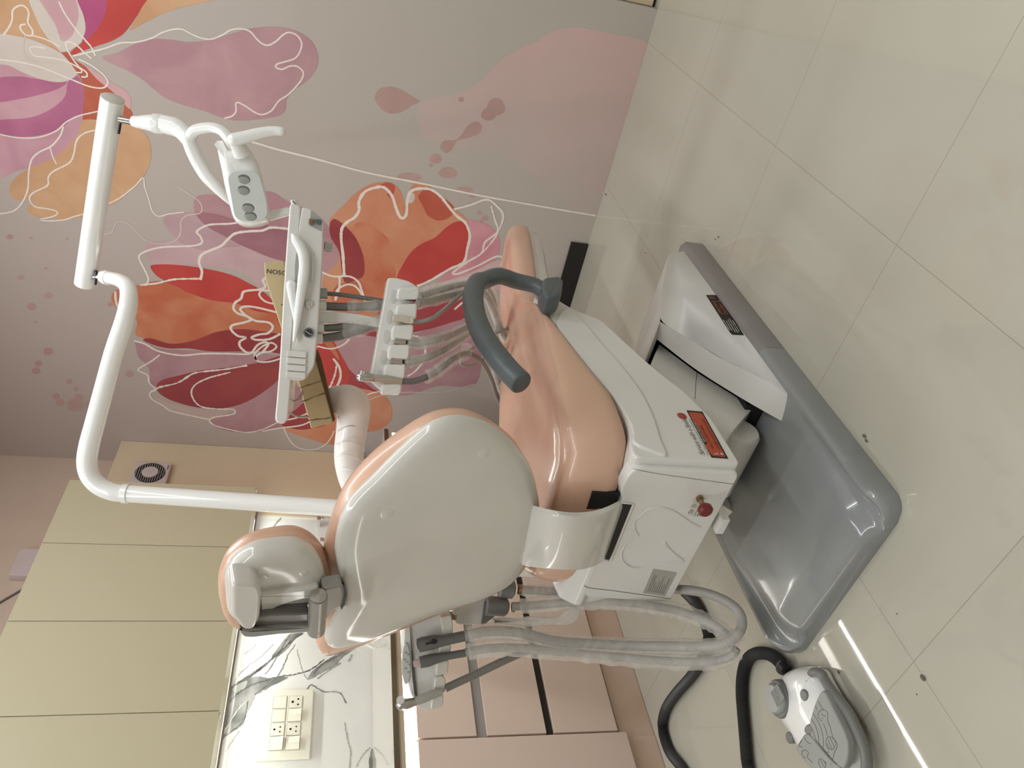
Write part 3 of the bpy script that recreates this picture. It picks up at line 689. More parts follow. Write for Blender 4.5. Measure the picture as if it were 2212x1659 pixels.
area('cabinet_led_lamp', (1.55, 2.666, 1.3875), 2.1, 0.012, 4.2, (1.0, 1.0, 0.95))
MB().bx(.4, xs - .05, 2.656, 2.66, 1.387, 1.3945).build('housing', ALU, t)

# pale box and cable high on the back wall
p = us([(45, 1186), (17.6, 1244.5)], Y=YW - .03)
t = MB().bx(p[1][0], p[0][0], YW - .035, YW - .001, p[0][2] - .32, p[0][2], .004).build('wall_box', mat('pale_lilac_plastic', alb((172, 158, 158), 1.6), .4))
tag(t, 'pale lilac flat box high on the wall above the cream cabinets', 'wall box')
q = us([(-25, 1318), (0, 1301), (43, 1276), (75, 1257)], Y=YW - .006)
tag(MB().tube(q, .004, smooth=8).build('wall_cable', HOSE), 'thin grey cable running down the wall above the cream cabinets', 'cable')

# exhaust fan
t = thing('exhaust_fan', U(322, 1020, Y=YB), 'square white exhaust fan with a round slatted grille on the beige panel', 'fan')
fx, fz = U(322, 1020, Y=YB)[0], U(322, 1019, Y=YB)[2]
P4 = us([(301, 1003), (360, 1003), (349, 1043), (286, 1039)], Y=YB - .028)
cx = sum(p[0] for p in P4) / 4; cz = sum(p[2] for p in P4) / 4; hs = .082
MB().bx(cx - hs, cx + hs, YB - .028, YB - .0005, cz - hs, cz + hs, .008).build('cover_plate', mat('fan_white_plastic', alb((168, 156, 152), 1.6), .35), t)
fr = MB(); fr.lathe([(.0, 0), (.066, 0), (.066, .003), (0, .003)], (cx, YB - .0285, cz), (0, -1, 0), n=40)
fr.build('grille_opening', BLACKP, t)
sl = MB()
for k in range(13):
    zz = -0.06 + k * .01; h = math.sqrt(max(.0655**2 - zz**2, 0))
    sl.bx(cx - h, cx + h, YB - .034, YB - .0315, cz + zz - .0016, cz + zz + .0016)
sl.build('grille_slats', mat('fan_slat', (.33, .29, .28, 1), .4), t)
MB().lathe([(0, 0), (.036, 0), (.036, .005), (0, .007)], (cx, YB - .0315, cz), (0, -1, 0), n=32).build('hub_disc', MATS['fan_white_plastic'], t)
MB().bx(cx + .03, cx + .06, YB - .0292, YB - .028, cz - .073, cz - .069).build('badge', INKG, t)

# switch board
P4 = us([(566, 1491), (678, 1491), (666, 1638), (548, 1642)], Y=YB - .012)
x1, x0 = P4[0][0], P4[2][0]; z1, z0 = P4[0][2], P4[1][2]
t = thing('switch_board', ((x0+x1)/2, YB, z0), 'ivory switch board with sockets and rockers on the marble', 'switch board')
MB().bx(x0, x1, YB - .014, YB - .0005, z0, z1, .004).build('plate', IVORY, t)
YS = YB - .014
def cellq(a): return us(crop(a, 560, 1480, .10786), Y=YS)
cells = [('blank', [(285,228),(560,222),(540,470),(265,472)]), ('sock16', [(605,220),(872,220),(856,462),(583,462)]), ('blank', [(262,490),(537,488),(517,744),(238,746)]), ('sw', [(582,485),(850,485),(838,732),(560,736)]),
         ('sock', [(236,768),(515,762),(495,1018),(210,1026)]), ('sock', [(556,758),(833,756),(818,1010),(538,1014)]), ('sw', [(205,1048),(485,1042),(468,1308),(180,1318)]), ('sw', [(535,1040),(815,1036),(800,1300),(512,1304)])]
for kind, q in cells:
    Q = cellq(q); xa = (Q[2][0]+Q[3][0])/2; xb = (Q[0][0]+Q[1][0])/2; za = (Q[1][2]+Q[2][2])/2; zb = (Q[0][2]+Q[3][2])/2
    xm, zm = (xa+xb)/2, (za+zb)/2
    fr = MB().bx(xa, xb, YS - .0006, YS + .002, za, zb, m=1).bx(xa + .001, xb - .001, YS - .0022, YS, za + .001, zb - .001, .0006, m=0)
    if kind == 'blank': fr.build('blank_module', [IVORY, INKG], t)
    elif kind == 'sw':
        s_ = fr.build('rocker_switch', [IVORY, INKG], t)
        hx = (xb - xa) / 2 - .0014; hz = (zb - za) / 2 - .0014
        rk = MB(); 
        prof = [(-hz, YS - .012), (hz * .0, YS - .006), (hz, YS - .003), (hz, YS - .001), (-hz, YS - .001)]
        rk.prism([(xm + .0, y, zm + z) for z, y in prof], (hx, 0, 0)); rk.prism([(xm - hx, (y + YS - .003) / 2, zm + z) for z, y in prof], (hx, 0, 0))
        rk.build('rocker', IVORY, s_)
    else:
        big = kind == 'sock16'; s_ = fr.build('socket', [IVORY, INKG], t); hl = MB()
        r1 = .0042 if big else .0034
        for dx, dz, r in ((0, .011, r1 * 1.15), (-.009 - .002 * big, -.009, r1 * .85), (.009 + .002 * big, -.009, r1 * .85)):
            hl.lathe([(0, 0), (r, 0), (r, .0005), (0, .0005)], (xm + dx, YS - .0022, zm + dz), (0, -1, 0), n=14)
        hl.build('pin_holes', BLACKP, s_)

# clear rail on the marble
t = thing('wall_rail', U(690, 1140, Y=YB), 'clear acrylic rail with chrome clips on the marble, partly behind the headrest', 'rail')
pa, pb = U(688, 1122, Y=YB - .03), U(686, 1172, Y=YB - .03)
MB().tube([(pb[0] - .05, YB - .03, pb[2]), (pa[0], YB - .03, pa[2])], .009, n=14).build('tube', CLEAR, t)
for px, py in ((690, 1126), (697, 1172)):
    c = U(px, py, Y=YB - .03); f = MB().box((c[0], YB - .027, c[2] + .004), (.026, .052, .018), .004).ball((c[0], YB - .045, c[2] - .012), .011, n=12)
    f.build('clip', CHROME, t)

# ------------------------------------------------------------------ worktop, LED profile, base cabinets
XR = 2.62
t = thing('worktop', (1.3, YB, WT), 'glossy pale stone worktop on the pink drawers below the marble', 'worktop')
STONE = mat('pale_glossy_stone', (0.55, 0.52, 0.45, 1), 0.06, coat=.6, noise=(3, (0.53, 0.50, 0.43, 1), 4, .4, .7))
MB().bx(-.6, XR, YF - .005, YB - .001, WT - .022, WT, .0015).build('slab', STONE, t)
MB().bx(-.6, XR, YF - .0085, YF - .0052, WT - .018, WT - .001).build('edge_trim', GOLDLINE, t)
MB().bx(-.6, XR, YF - .004, YF + .02, WT - .036, WT - .0222, .001).build('nosing', mat('warm_beige_edge', (0.62, 0.49, 0.34, 1), .5), t)
t = thing('led_profile_light', (1.2, YF + .006, WT - .075), 'bright white LED profile between the worktop edge and the pink drawers', 'strip light')
MB().bx(-.6, XR - .01, YF + .004, YF + .01, .793, WT - .0365).build('diffuser', LEDM2, t)
MB().bx(-.6, XR - .01, YF + .0102, YF + .03, .793, WT - .0365).build('housing', ALU, t)

YC = YF + .032
t = thing('drawer_cabinet', (1.7, YC, 0), 'blush pink cabinet with three wide drawers behind the hanging hoses', 'cabinet')
XA = 1.181; XE = 2.45
MB().bx(XA, XE, YC + .002, YB - .002, .12, WT - .04, m=0).build('carcass', PINKL, t)
fronts = [(.607, .790), (.381, .573), (.139, .354)]
for z0, z1 in fronts:
    dr = MB().bx(XA + .006, XE, YF, YF + .022, z0, z1, .0012).build('drawer', PINKL, t)
MB().bx(XA + .006, XE, YF + .012, YC + .002, .5735, .6065).build('finger_profile', ALU, t)
MB().bx(XA + .006, XE, YF + .016, YC + .002, .3545, .3805).build('finger_groove', GROOVE, t)
MB().bx(XA, XE, YC, YC + .015, .1205, .1385).build('bottom_edge', mat('beige_board_edge', (.42, .36, .26, 1), .5), t)
MB().bx(XA, XE, YC, YC + .03, .001, .12).build('plinth', mat('pink_plinth', alb((176, 155, 142), 1.8), .45, noise=(6, alb((168, 146, 126), 1.8), 4, .45, .75)), t)
t = thing('base_cabinet', (.8, YC, 0), 'blush pink base cabinet with a plain tall door at the picture edge', 'cabinet')
MB().bx(.0, XA - .001, YC + .002, YB - .002, .12, WT - .04).build('carcass', PINKL, t)
MB().bx(.58, XA - .001, YF - .001, YF + .022, .112, .790, .0012).build('door', PINKL, t)
MB().bx(0, .575, YF - .001, YF + .022, .112, .790, .0012).build('door', PINKL, t)
MB().bx(0, XA - .001, YC - .004, YC + .03, .001, .119).build('plinth', MATS['pink_plinth'], t)

# white flex and a clear cup left on the worktop
yy = 2.33
q = [U(x, y, Y=yy) for x, y in crop([(1330,430),(1290,560),(1200,740),(1100,850),(960,930),(840,955),(700,910),(560,840),(430,810)], 760, 1340, .06329)]
tag(MB().tube(q, [.0022, .0026, .003, .004, .0055, .006], n=10, smooth=30, round_=True).build('white_flex', IVORY), 'glossy white flex looped on the worktop behind the backrest', 'flex')
q = crop([(150,830),(200,1010),(235,1160),(270,1050),(330,800)], 760, 1340, .06329)
c = U(775, 1395, Y=2.45)
tag(MB().lathe([(.012, 0), (.026, 0), (.032, .075), (.030, .075), (.024, .004), (.010, .004)], (c[0] + .02, 2.45, WT + .0005), (0, 0, 1), n=20).build('clear_cup', CLEAR), 'small clear cup on the worktop beside the looped white flex', 'cup')

# ceiling fittings (they light the room; above the picture)
t = thing('profile_light', (.35, .25, ROOMZ), 'rectangular run of white LED profile on the ceiling', 'ceiling light')
for a in ((PX0, PX1, PY0-.025, PY0+.025), (PX0, PX1, PY1-.025, PY1+.025), (PX0-.025, PX0+.025, PY0, PY1), (PX1-.025, PX1+.025, PY0, PY1)):
    MB().bx(a[0], a[1], a[2], a[3], ROOMZ - .025, ROOMZ - .001).build('profile', ALU, t)

# ================================================================== dental chair
YC0 = 1.128          # the chair's middle plane
chair = thing('dental_chair', (1.5, YC0, 0), 'peach upholstered dental chair with white shell back and blue-grey base plate', 'dental chair')
def mir(P): 
    Q = np.array(P, float); Q[..., 1] = 2 * YC0 - Q[..., 1]; return Q

# base plate: height field over a rounded rectangle
def base_field(x0, x1, y0, y1, rc, zf, nx, ny, mats, name, cap0=True):
    mb = MB(); V = []; F = []
    us_ = np.linspace(0, 1, nx); vs_ = np.linspace(-1, 1, ny)
    def pos(u, v):
        x = x0 + (x1 - x0) * u; hw = (y1 - y0) / 2
        e = min(u * (x1 - x0), rc[0]) if rc[0] > 0 else 1e9
        f = min((1 - u) * (x1 - x0), rc[1]) if rc[1] > 0 else 1e9
        cut = 0
        if rc[0] > 0 and e < rc[0]: cut = max(cut, rc[0] - math.sqrt(max(rc[0]**2 - (rc[0] - e)**2, 0)))
        if rc[1] > 0 and f < rc[1]: cut = max(cut, rc[1] - math.sqrt(max(rc[1]**2 - (rc[1] - f)**2, 0)))
        return x, (y0 + y1) / 2 + v * (hw - cut)
    for i in range(nx):
        for j in range(ny):
            x, y = pos(us_[i], vs_[j]); V.append((x, y, zf(us_[i], vs_[j], x, y)))
    n0 = len(V)
    per = [(i, 0) for i in range(nx)] + [(nx-1, j) for j in range(1, ny)] + [(i, ny-1) for i in range(nx-2, -1, -1)] + [(0, j) for j in range(ny-2, 0, -1)]
    for i in range(nx - 1):
        for j in range(ny - 1): F.append((i*ny+j, (i+1)*ny+j, (i+1)*ny+j+1, i*ny+j+1))
    ring = []
    for i, j in per:
        x, y, z = V[i*ny+j]; ring.append(len(V)); V.append((x, y, 0.0005))
    for k in range(len(per)):
        k2 = (k + 1) % len(per); a = per[k][0]*ny+per[k][1]; b = per[k2][0]*ny+per[k2][1]
        F.append((a, b, ring[k2], ring[k]))
    F.append(tuple(reversed(ring)))
    mb.add(V, F)
    return mb.build(name, mats, chair, angle=50)
def sstep(a, b, x):
    t = min(max((x - a) / (b - a), 0), 1); return t * t * (3 - 2 * t)
XS0, XS1, XS2 = 0.912, 1.478, 2.125
YB0, YB1 = 0.882, 1.405
def zrear(u, v, x, y):
    av = abs(v); t = 1 - u                       # t: 1 at the head end
    plat = 1 - sstep(.90 - .40 * max(t - .25, 0), .97 - .24 * max(t - .25, 0), av)      # the flat plate, narrowing to the head end
    rim = sstep(.86, .95, av)
    gul = .066 - .022 * sstep(.30, .95, t)
    z = gul + (.066 - gul) * plat
    z = z + (.068 - z) * rim * sstep(0, .10, u)
    z *= 1 - .30 * (1 - sstep(0, .13, u)) * (1 - .35 * rim)
    edge = sstep(1.0, .965, av) if False else (1 - .22 * sstep(.955, 1.0, av))
    return max(z * edge * (1 - .35 * (1 - sstep(0, .02, u))), .012)
base = base_field(XS0, XS1, YB0, YB1, (.045, 0), zrear, 60, 61, GREYB, 'base_plate')
def zfront(u, v, x, y):
    return .067 * (1 - .22 * sstep(.94, 1.0, abs(v))) * (1 - .45 * sstep(.955, 1.0, u))
base_field(XS1 + .0015, XS2, YB0, YB1, (0, .05), zfront, 30, 31, GREYF, 'base_front')

# lift cover
YV0, YV1 = .905, 2 * YC0 - .905
prof = [(1509,551),(1451,551),(1433,609),(1427,650),(1426,695),(1499,738),(1565,778),(1665,825),(1724,860)]
S0 = us(prof, Y=YV0)
S0[0] = A3((2.06, YV0, .060)); S0[-1] = A3((S0[-1][0], YV0, .060))
S0[1] = A3((2.035, YV0, .128))
lip = us([(1419,733),(1499,795),(1598,858),(1703,913)], Y=.97)
lip[-1][2] = .062
cov = MB(); cov.wn = True
side = rnd([S0[0], S0[1], S0[2], S0[3], S0[4], S0[5], S0[6], S0[7], S0[8]], [.0, .02, .03, .03, .03, 0, 0, 0, 0], 4)
cov.poly(side); cov.poly(mir(side)[::-1])
# roof and nose between the two sides
k = [i for i in range(len(side))]
top = rnd([S0[0], S0[1], S0[2], S0[3], S0[4]], [0, .02, .03, .03, 0], 4)
cov.loft([top, mir(top)], cap0=False, cap1=False, closed=False)
# rear lips
inner = catmull([S0[4], S0[5], S0[6], S0[7], S0[8]], 24); outer = catmull(lip, 24)
outer = np.array([np.array([np.interp(i, np.linspace(0, 1, len(outer)), outer[:, a]) for a in range(3)]) for i in np.linspace(0, 1, len(inner))])
deep = outer + np.array([.05, .012, -.03]); deep[:, 2] = np.maximum(deep[:, 2], .05)
cov.loft([inner, outer, deep], cap0=False, cap1=False, closed=False)
cov.loft([mir(inner), mir(outer), mir(deep)], cap0=False, cap1=False, closed=False)
e0 = outer[0]; cov.loft([np.array([S0[4], e0]), mir(np.array([S0[4], e0]))], cap0=False, cap1=False, closed=False)
cover = cov.build('lift_cover', mat('satin_white_cover', (.66, .64, .60, 1), .38), chair, angle=32)
# black block standing in for the dark shade below the lift arm
MB().bx(1.36, 1.62, .985, 1.27, .062, .12).build('lift_shade', BLACKP, chair)

# lift arm: two white housings and a barrel
arm = MB()
pa = us([(1424,742),(1505,803),(1606,866),(1628,880),(1606,905),(1578,938),(1560,965),(1500,900),(1440,870),(1400,800)], Y=1.0)
arm.prism(rnd(pa, [.004,.004,.004,.02,.02,.02,.02,.01,.01,.01]), (0, .26, 0), .003)
arm_o = arm.build('lift_arm', SHELL, chair)
MB().ribbon(us([(1506,800),(1503,830),(1501,862)], Y=.9994), .0012, np.array([0, -1., 0]), smooth=8).build('arm_seam', INKG, arm_o)
c = U(1604, 928, Y=1.03)
brl = MB(); brl.lathe([(0, 0), (.042, 0), (.048, .008), (.048, .192), (.042, .20), (0, .20)], (c[0], 1.03, c[2]), (0, 1, 0), n=48)
brl.build('lift_barrel', SHELL, chair)

# seat frame -------------------------------------------------------
YN, YFAR = .898, 1.352
low = us([(1228,661),(1262,676),(1300,690),(1350,737),(1400,782),(1440,815),(1480,845),(1540,905),(1585,975),(1603,1012)], Y=YN)
low[-1] = A3((1.034, YN, .318)); low[-2] = A3((1.06, YN, .3195))
upf = us([(1170,645),(1199,700),(1231,748),(1270,799),(1317,854),(1352,905),(1362,932)], Y=YN)
prof = low[::-1] + [A3((1.66, YN, .60)), A3((1.665, YN, .628)), A3((1.64, YN, .650))] + upf[1:] + [A3((1.075, YN, .552)), A3((1.034, YN, .555))]
prof[0] = A3((1.034, YN, .318))
body = MB(); body.prism(rnd(prof, .02, 4), (0, YFAR - YN, 0), .0065, seg=4)
frame = body.build('seat_frame', WHITE, chair, angle=35)
# raised upper band on both flanks
band = us([(1200,700),(1231,748),(1270,799),(1317,854),(1352,905),(1364,935),(1368,960)], Y=YN) + us([(1423,985),(1440,985),(1428,955),(1412,905),(1385,850),(1340,790),(1300,745),(1262,700),(1225,668)], Y=YN)
bd = MB().prism(catmull(band, 64, True), (0, -.006, 0), .0, rb=.0058, seg=5)
bd.build('side_band', WHITE, frame, angle=75)
MB().prism(catmull(mir(np.array(band)), 64, True), (0, .006, 0), .0, rb=.0058, seg=5).build('side_band', WHITE, frame, angle=75)
# rear housing with the slot
def RX(x, y, X=1.022): return U(x, y, X=X)
rear = [RX(1366, 1010), RX(1600, 1022), RX(1446, 1303), RX(1255, 1290), RX(1290, 1213), RX(1345, 1082), RX(1340, 1060)]
rh = MB().prism(rnd(rear, [.03, .018, .028, .028, .004, .012, .014], 5), (.03, 0, 0), .005, seg=3, rb=0)
top = [RX(1345, 1086), RX(1294, 1206), RX(1252, 1296)]
rh.build('rear_cover', WHITE, chair, angle=38)
sh = MB()    # sloping shoulder behind the cushion
shp = [A3((1.022, 0, .556)), A3((1.045, 0, .592)), A3((1.09, 0, .60)), A3((1.09, 0, .54)), A3((1.022, 0, .54))]
s0 = np.array(shp); s0[:, 1] = 1.175; sh.prism(rnd(s0, .008), (0, YFAR - 1.175, 0), .012)
sh.build('rear_shoulder', WHITE, frame, angle=40)
# seam lines on the rear housing
sm = MB()
def seam(mb, pts, w=.0014, X=1.0212, m=0): mb.ribbon([RX(x, y, X) for x, y in pts], w, np.array([-1., 0, 0]), m, smooth=24)
seam(sm, [(1262, 1265), (1272, 1270), (1330, 1277), (1450, 1294)])
sm.build('panel_seam', INKG, chair)
sm = MB(); seam(sm, [(1366, 1012), (1400, 1020), (1480, 1032), (1590, 1047)], .0009); sm.build('panel_seam', INKG, chair)
# moulded relief lines
rl = MB()
for pts in ([(1384,1113),(1400,1101),(1425,1096),(1450,1102),(1475,1117),(1495,1131),(1512,1139)], [(1369,1138),(1372,1147),(1378,1158),(1365,1166),(1348,1180),(1342,1197),(1347,1214),(1363,1225),(1385,1227),(1410,1221),(1440,1215),(1475,1214)], [(1435,1172),(1445,1185),(1460,1199),(1476,1211)], [(1384,1113),(1371,1125),(1370,1140)]):
    P = [RX(x, y, 1.0215) for x, y in pts]
    rl.tube(P, .0022, n=8, smooth=30, round_=True)
rl.build('moulded_relief', WHITE, chair)
# slot
sl = MB().prism([RX(1366, 1090, 1.0205), RX(1316, 1209, 1.0205), RX(1293, 1206, 1.0205), RX(1345, 1088, 1.0205)], (.02, 0, 0))
sl.build('back_slot', BLACKP, chair)
rim = MB().tube([RX(1343, 1086, 1.02), RX(1368, 1089, 1.02), RX(1318, 1212, 1.02), RX(1296, 1209, 1.02)], .0022, n=8)
rim.build('slot_rim', WHITE, chair)
gp = MB().bx(1.034, 1.06, .998, 1.045, .552, .612)
gp.build('hinge_block', BLACKP, chair)
# corner bumper under the frame
c0 = U(1556, 1128, X=1.03)
MB().box(c0 + np.array([.01, 0, 0]), (.05, .045, .02), .003).build('foot_switch_tab', WHITE, chair)

# red emergency knob on its brass stem
kc = RX(1513, 1080, 1.015)
kn = MB().lathe([(0, 0), (.008, 0), (.008, .006), (.0055, .006), (.0055, .03), (0, .03)], kc + np.array([.006, 0, 0]), (-1, 0, 0), n=14)
stem = kn.build('knob_stem', BRASS, chair)
MB().lathe([(0, 0), (.0125, 0), (.0155, .004), (.0155, .012), (.012, .016), (0, .0165)], kc + np.array([-.020, 0, 0]), (-1, 0, 0), n=24).build('emergency_knob', RED, chair)['label'] = 'red push knob'
# stickers on the rear housing and flank
st = MB()
q = [RX(1411, 1229, 1.0216), RX(1462, 1237, 1.0216), RX(1436, 1288, 1.0216), RX(1389, 1281, 1.0216)]
st.prism(rnd(q, .002), (-.0004, 0, 0), m=0)
o, ux, uy = q[3] + np.array([-.0008, 0, 0]), q[0] - q[3], q[2] - q[3]
lw = np.linalg.norm(ux)
ux /= lw; lh = np.linalg.norm(uy); uy /= lh
rows = [(.25,.55),(.30,.0),(.12,.80),(.10,.62),(.10,.75),(.10,.66),(.10,.58),(.12,.82),(.10,.45),(.10,.78)]
for i in range(9):
    a, b = (.10, .35 + .5 * rng.rand()); yy = .16 + i * .088
    x = a
    while x < b:
        wd = .05 + .09 * rng.rand()
        P = [o + ux * lw * x + uy * lh * yy, o + ux * lw * min(x + wd, b) + uy * lh * yy]
        st.ribbon(P, .0011, np.array([-1., 0, 0]), 1); x += wd + .018
stk = st.build('rating_label', [SILVERLBL, INKG], chair)
st = MB()
qw = [RX(1500, 1081, 1.0217), RX(1520, 1096, 1.0217), RX(1511, 1117, 1.0217), RX(1485, 1112, 1.0217)]
st.poly(qw, 0)
def ik(pts, w=.0009): st.ribbon([RX(x, y, 1.0213) for x, y in pts], w, np.array([-1., 0, 0]), 1)
for ox, oy in ((0, 0), (-7.2, 13.5)):
    ik([(1494+ox,1094+oy),(1495.5+ox,1091.5+oy),(1502+ox,1090.5+oy),(1504+ox,1092+oy),(1503.5+ox,1095.5+oy),(1494+ox,1094+oy)])
ik([(1492, 1102), (1497, 1103)], .0014); ik([(1507, 1102), (1499.5, 1115.5)], .0009); ik([(1510.5, 1108), (1506, 1114.5)], .0016); ik([(1514, 1110), (1511, 1115)], .001); ik([(1518, 1109.5), (1515, 1115.5)], .0012)
st.build('knob_label', [mat('pale_label', (.6, .585, .53, 1), .4), INKG], chair)

# flank sticker: service helpline
def F_(pts, Y): return [U(x, y, Y=Y) for x, y in crop(pts, 1440, 870, .08439)]
YK = YN - .0006
hs_ = MB(); NY = np.array([0, -1., 0])
hs_.prism(F_([(510,195),(915,228),(1580,1432),(1150,1400)], YK), (0, -.0003, 0), m=0)
inn_ = F_([(560,235),(860,258),(925,300),(1505,1370),(1480,1390),(1190,1365),(1140,1330),(965,1065),(1030,1065),(1035,1030),(760,545),(735,520),(690,510)], YK - .0006)
hs_.poly(inn_, 1)
p0, p1, p2 = F_([(1150, 1400), (510, 195), (1580, 1432)], YK - .001)
rt = p1 - p0; rt /= np.linalg.norm(rt); upv = p0 - p2; upv /= np.linalg.norm(upv)
Hh = np.linalg.norm(p0 - p2); Wd = np.linalg.norm(p1 - p0)
offs = np.array([0, -.0009, 0])
def T_(body, fx, fx1, fy, size, m, shear=0.0): hs_.text(body, p0 + offs + rt * Wd * fx - upv * Hh * fy, rt, upv, size, m, shear=shear, width=Wd * (fx1 - fx))
T_('SERVICE HELPLINE', .30, .715, .14, Hh * .17, 3)
T_('+91-11-45512355', .18, .67, .47, Hh * .24, 2)
T_('care@unicorndenmart.com', .17, .83, .82, Hh * .24, 2)
T_("UNICORN'S TRUSTED QUALITY & SERVICES", .03, .80, -.06, Hh * .17, 0)
T_('Service with a Smile', .035, .79, -.33, Hh * .42, 0, .25)
for fx, fy, r, m in ((.07, .36, .055, 3), (.07, .74, .05, 3)):
    cc = p0 + offs + rt * Wd * fx - upv * Hh * fy
    if fy < .5: hs_.ribbon([cc + rt * Hh * .10 + upv * Hh * .02 - upv * Hh * .16, cc + rt * Hh * .02 - upv * Hh * .10, cc + rt * Hh * .0 + upv * Hh * .10], Hh * .07, NY, m, smooth=8)
    else: hs_.poly([cc + rt * Hh * .16, cc + rt * Hh * .02 + upv * Hh * .13, cc - rt * Hh * .03, cc + rt * Hh * .02 - upv * Hh * .12], m)
fc = F_([(395, 335)], YK - .0004)[0]; r0 = Hh * .29
hs_.poly(circ(fc, rt, upv, r0, n=28), 1)
fo = np.array([0, -.0005, 0])
for sx_ in (-.38, .32): hs_.poly(circ(fc + fo + rt * r0 * sx_ + upv * r0 * .32, rt, upv, r0 * .09, r0 * .17, 10), 0)
a = np.linspace(-math.pi * .92, -math.pi * .08, 14)
hs_.ribbon([fc + fo + rt * r0 * .62 * math.cos(t) + upv * (r0 * .05 + r0 * .62 * math.sin(t)) for t in a], r0 * .12, NY, 0)
o_ = hs_.build('service_sticker', [INK, ORANGE, INKR, INKW], chair); o_.data.polygons.foreach_set('use_smooth', [False] * len(o_.data.polygons))

# cover sticker
def G_(pts, Y): return [U(x, y, Y=Y) for x, y in crop(pts, 1500, 620, .07231)]
YK = YV0 - .0006
cs = MB(); cs.prism(rnd(G_([(345,240),(690,240),(790,330),(1480,1440),(1130,1425),(1060,1360)], YK), .002), (0, -.0003, 0), m=0)
p0, p1, p2 = G_([(1060, 1410), (345, 240), (1480, 1440)], YK - .0012)
rt = p1 - p0; rt /= np.linalg.norm(rt); upv = p0 - p2; upv /= np.linalg.norm(upv); Hh = np.linalg.norm(p0 - p2); Wd = np.linalg.norm(p1 - p0)
def T2(body, fx, fx1, fy, size, m): cs.text(body, p0 + rt * Wd * fx - upv * Hh * fy, rt, upv, size, m, width=Wd * (fx1 - fx))
T2('UNICORN', .50, .82, .42, Hh * .40, 1); T2('DenMart', .50, .80, .82, Hh * .42, 1)
T2('L', .83, .885, .84, Hh * .98, 1); T2('3E', .895, .97, .56, Hh * .60, 1)
for k, (a, b) in enumerate(((.10, .36), (.10, .33), (.06, .36), (.05, .40), (.08, .36))):
    P = [p0 + rt * Wd * a - upv * Hh * (.16 + .17 * k), p0 + rt * Wd * b - upv * Hh * (.16 + .17 * k)]
    cs.ribbon(np.array([P[0] + (P[1] - P[0]) * i / 9 for i in range(10)]), Hh * .075, NY, 2, jit=.4)
o_ = cs.build('cover_sticker', [INK, INKO, mat('grey_white_print', (.42, .42, .38, 1), .5)], chair); o_.data.polygons.foreach_set('use_smooth', [False] * len(o_.data.polygons))

# seat cushion ------------------------------------------------------
def plan(scale_in=0.0, xr=1.035):
    half = [(xr, YC0), (xr + .004, 1.03), (xr + .018, .965), (1.10, .912), (1.16, .889), (1.25, .882), (1.40, .884), (1.52, .890), (1.60, .905), (1.66, .93), (1.73, .962), (1.87, .985), (2.06, 1.002), (2.25, 1.02), (2.39, 1.04), (2.455, 1.075), (2.475, YC0)]
    h = np.array(half); full = np.concatenate([h, np.stack([h[::-1][1:-1, 0], 2 * YC0 - h[::-1][1:-1, 1]], 1)])
    P = np.concatenate([full, np.zeros((len(full), 1))], 1)
    P = catmull(P, len(P) * 4, True)
    return P
PB = plan()
NZ = newell(PB)
if NZ[2] < 0: PB = PB[::-1]
NZ = np.array([0, 0, 1.])
zb = lambda x: np.interp(x, [1.03, 1.10, 1.22, 1.31, 1.40, 1.49, 1.60, 1.68, 1.80, 2.0, 2.4], [.556, .541, .553, .582, .604, .624, .645, .632, .588, .553, .492])
zt = lambda x: np.interp(x, [1.03, 1.08, 1.18, 1.31, 1.45, 1.55, 1.64, 1.72, 1.85, 2.0, 2.2, 2.47], [.668, .672, .674, .668, .662, .658, .654, .650, .638, .620, .592, .550])
cush = MB(); rings = []
for d, f in ((.012, 0.0), (.0, .06), (-.004, .25), (-.003, .5), (.002, .72), (.012, .90), (.028, 1.0), (.050, .99), (.075, .90), (.10, .80)):
    R_ = inset(PB, d, NZ); 
    for k in range(len(R_)):
        x = R_[k, 0]; b, t_ = zb(x), zt(x)
        dip = 0 if f <= .995 and d < .03 else 0
        R_[k, 2] = b + (t_ - b) * f if d <= .03 else t_ - (t_ - b) * (1 - f) * .55 * sstep(1.02, 1.2, x) * (1 - .75 * sstep(1.55, 1.75, x))
    rings.append(R_)
# inner surface shrinks to the middle line
last = rings[-1]
for s_ in (.8, .55, .3, .1):
    R_ = last.copy(); R_[:, 1] = YC0 + (last[:, 1] - YC0) * s_; cx0 = (last[:, 0].min() + last[:, 0].max()) / 2
    R_[:, 0] = cx0 + (last[:, 0] - cx0) * (.35 + .65 * s_)
    for k in range(len(R_)):
        x = R_[k, 0]; R_[k, 2] = zt(x) - (zt(x) - zb(x)) * .115 * (1.0 + .6 * (1 - s_)) * sstep(1.02, 1.2, x) * (1 - .75 * sstep(1.55, 1.75, x))
    rings.append(R_)
cush.loft(rings)
cu_ = cush.build('seat_cushion', PEACH, chair, angle=80)
# leg-rest shell under the cushion
P2 = PB[PB[:, 0] > 1.64]; P2 = inset(PB, .014, NZ); P2 = P2[P2[:, 0] > 1.66]
order = np.argsort(np.arctan2(P2[:, 1] - YC0, P2[:, 0] - 2.0)); P2 = P2[order]
r0_ = P2.copy(); r0_[:, 2] = [zb(x) - .002 for x in P2[:, 0]]
r1_ = inset(P2, .004, NZ); r1_[:, 2] = [zb(x) - .036 for x in P2[:, 0]]
r2_ = inset(P2, .022, NZ); r2_[:, 2] = [zb(x) - .05 for x in P2[:, 0]]
MB().loft([r0_, r1_, r2_]).build('leg_rest_shell', WHITE, chair, angle=50)

# clear film loosely draped on the seat: its raised folds
fl = MB()
for pts, z_ in (([(1131,955),(1150,925),(1160,880),(1163,865),(1170,858)], .668), ([(1160,910),(1162,950),(1166,975)], .664), ([(1205,1050),(1180,1010),(1172,975),(1180,940)], .664)):
    pass

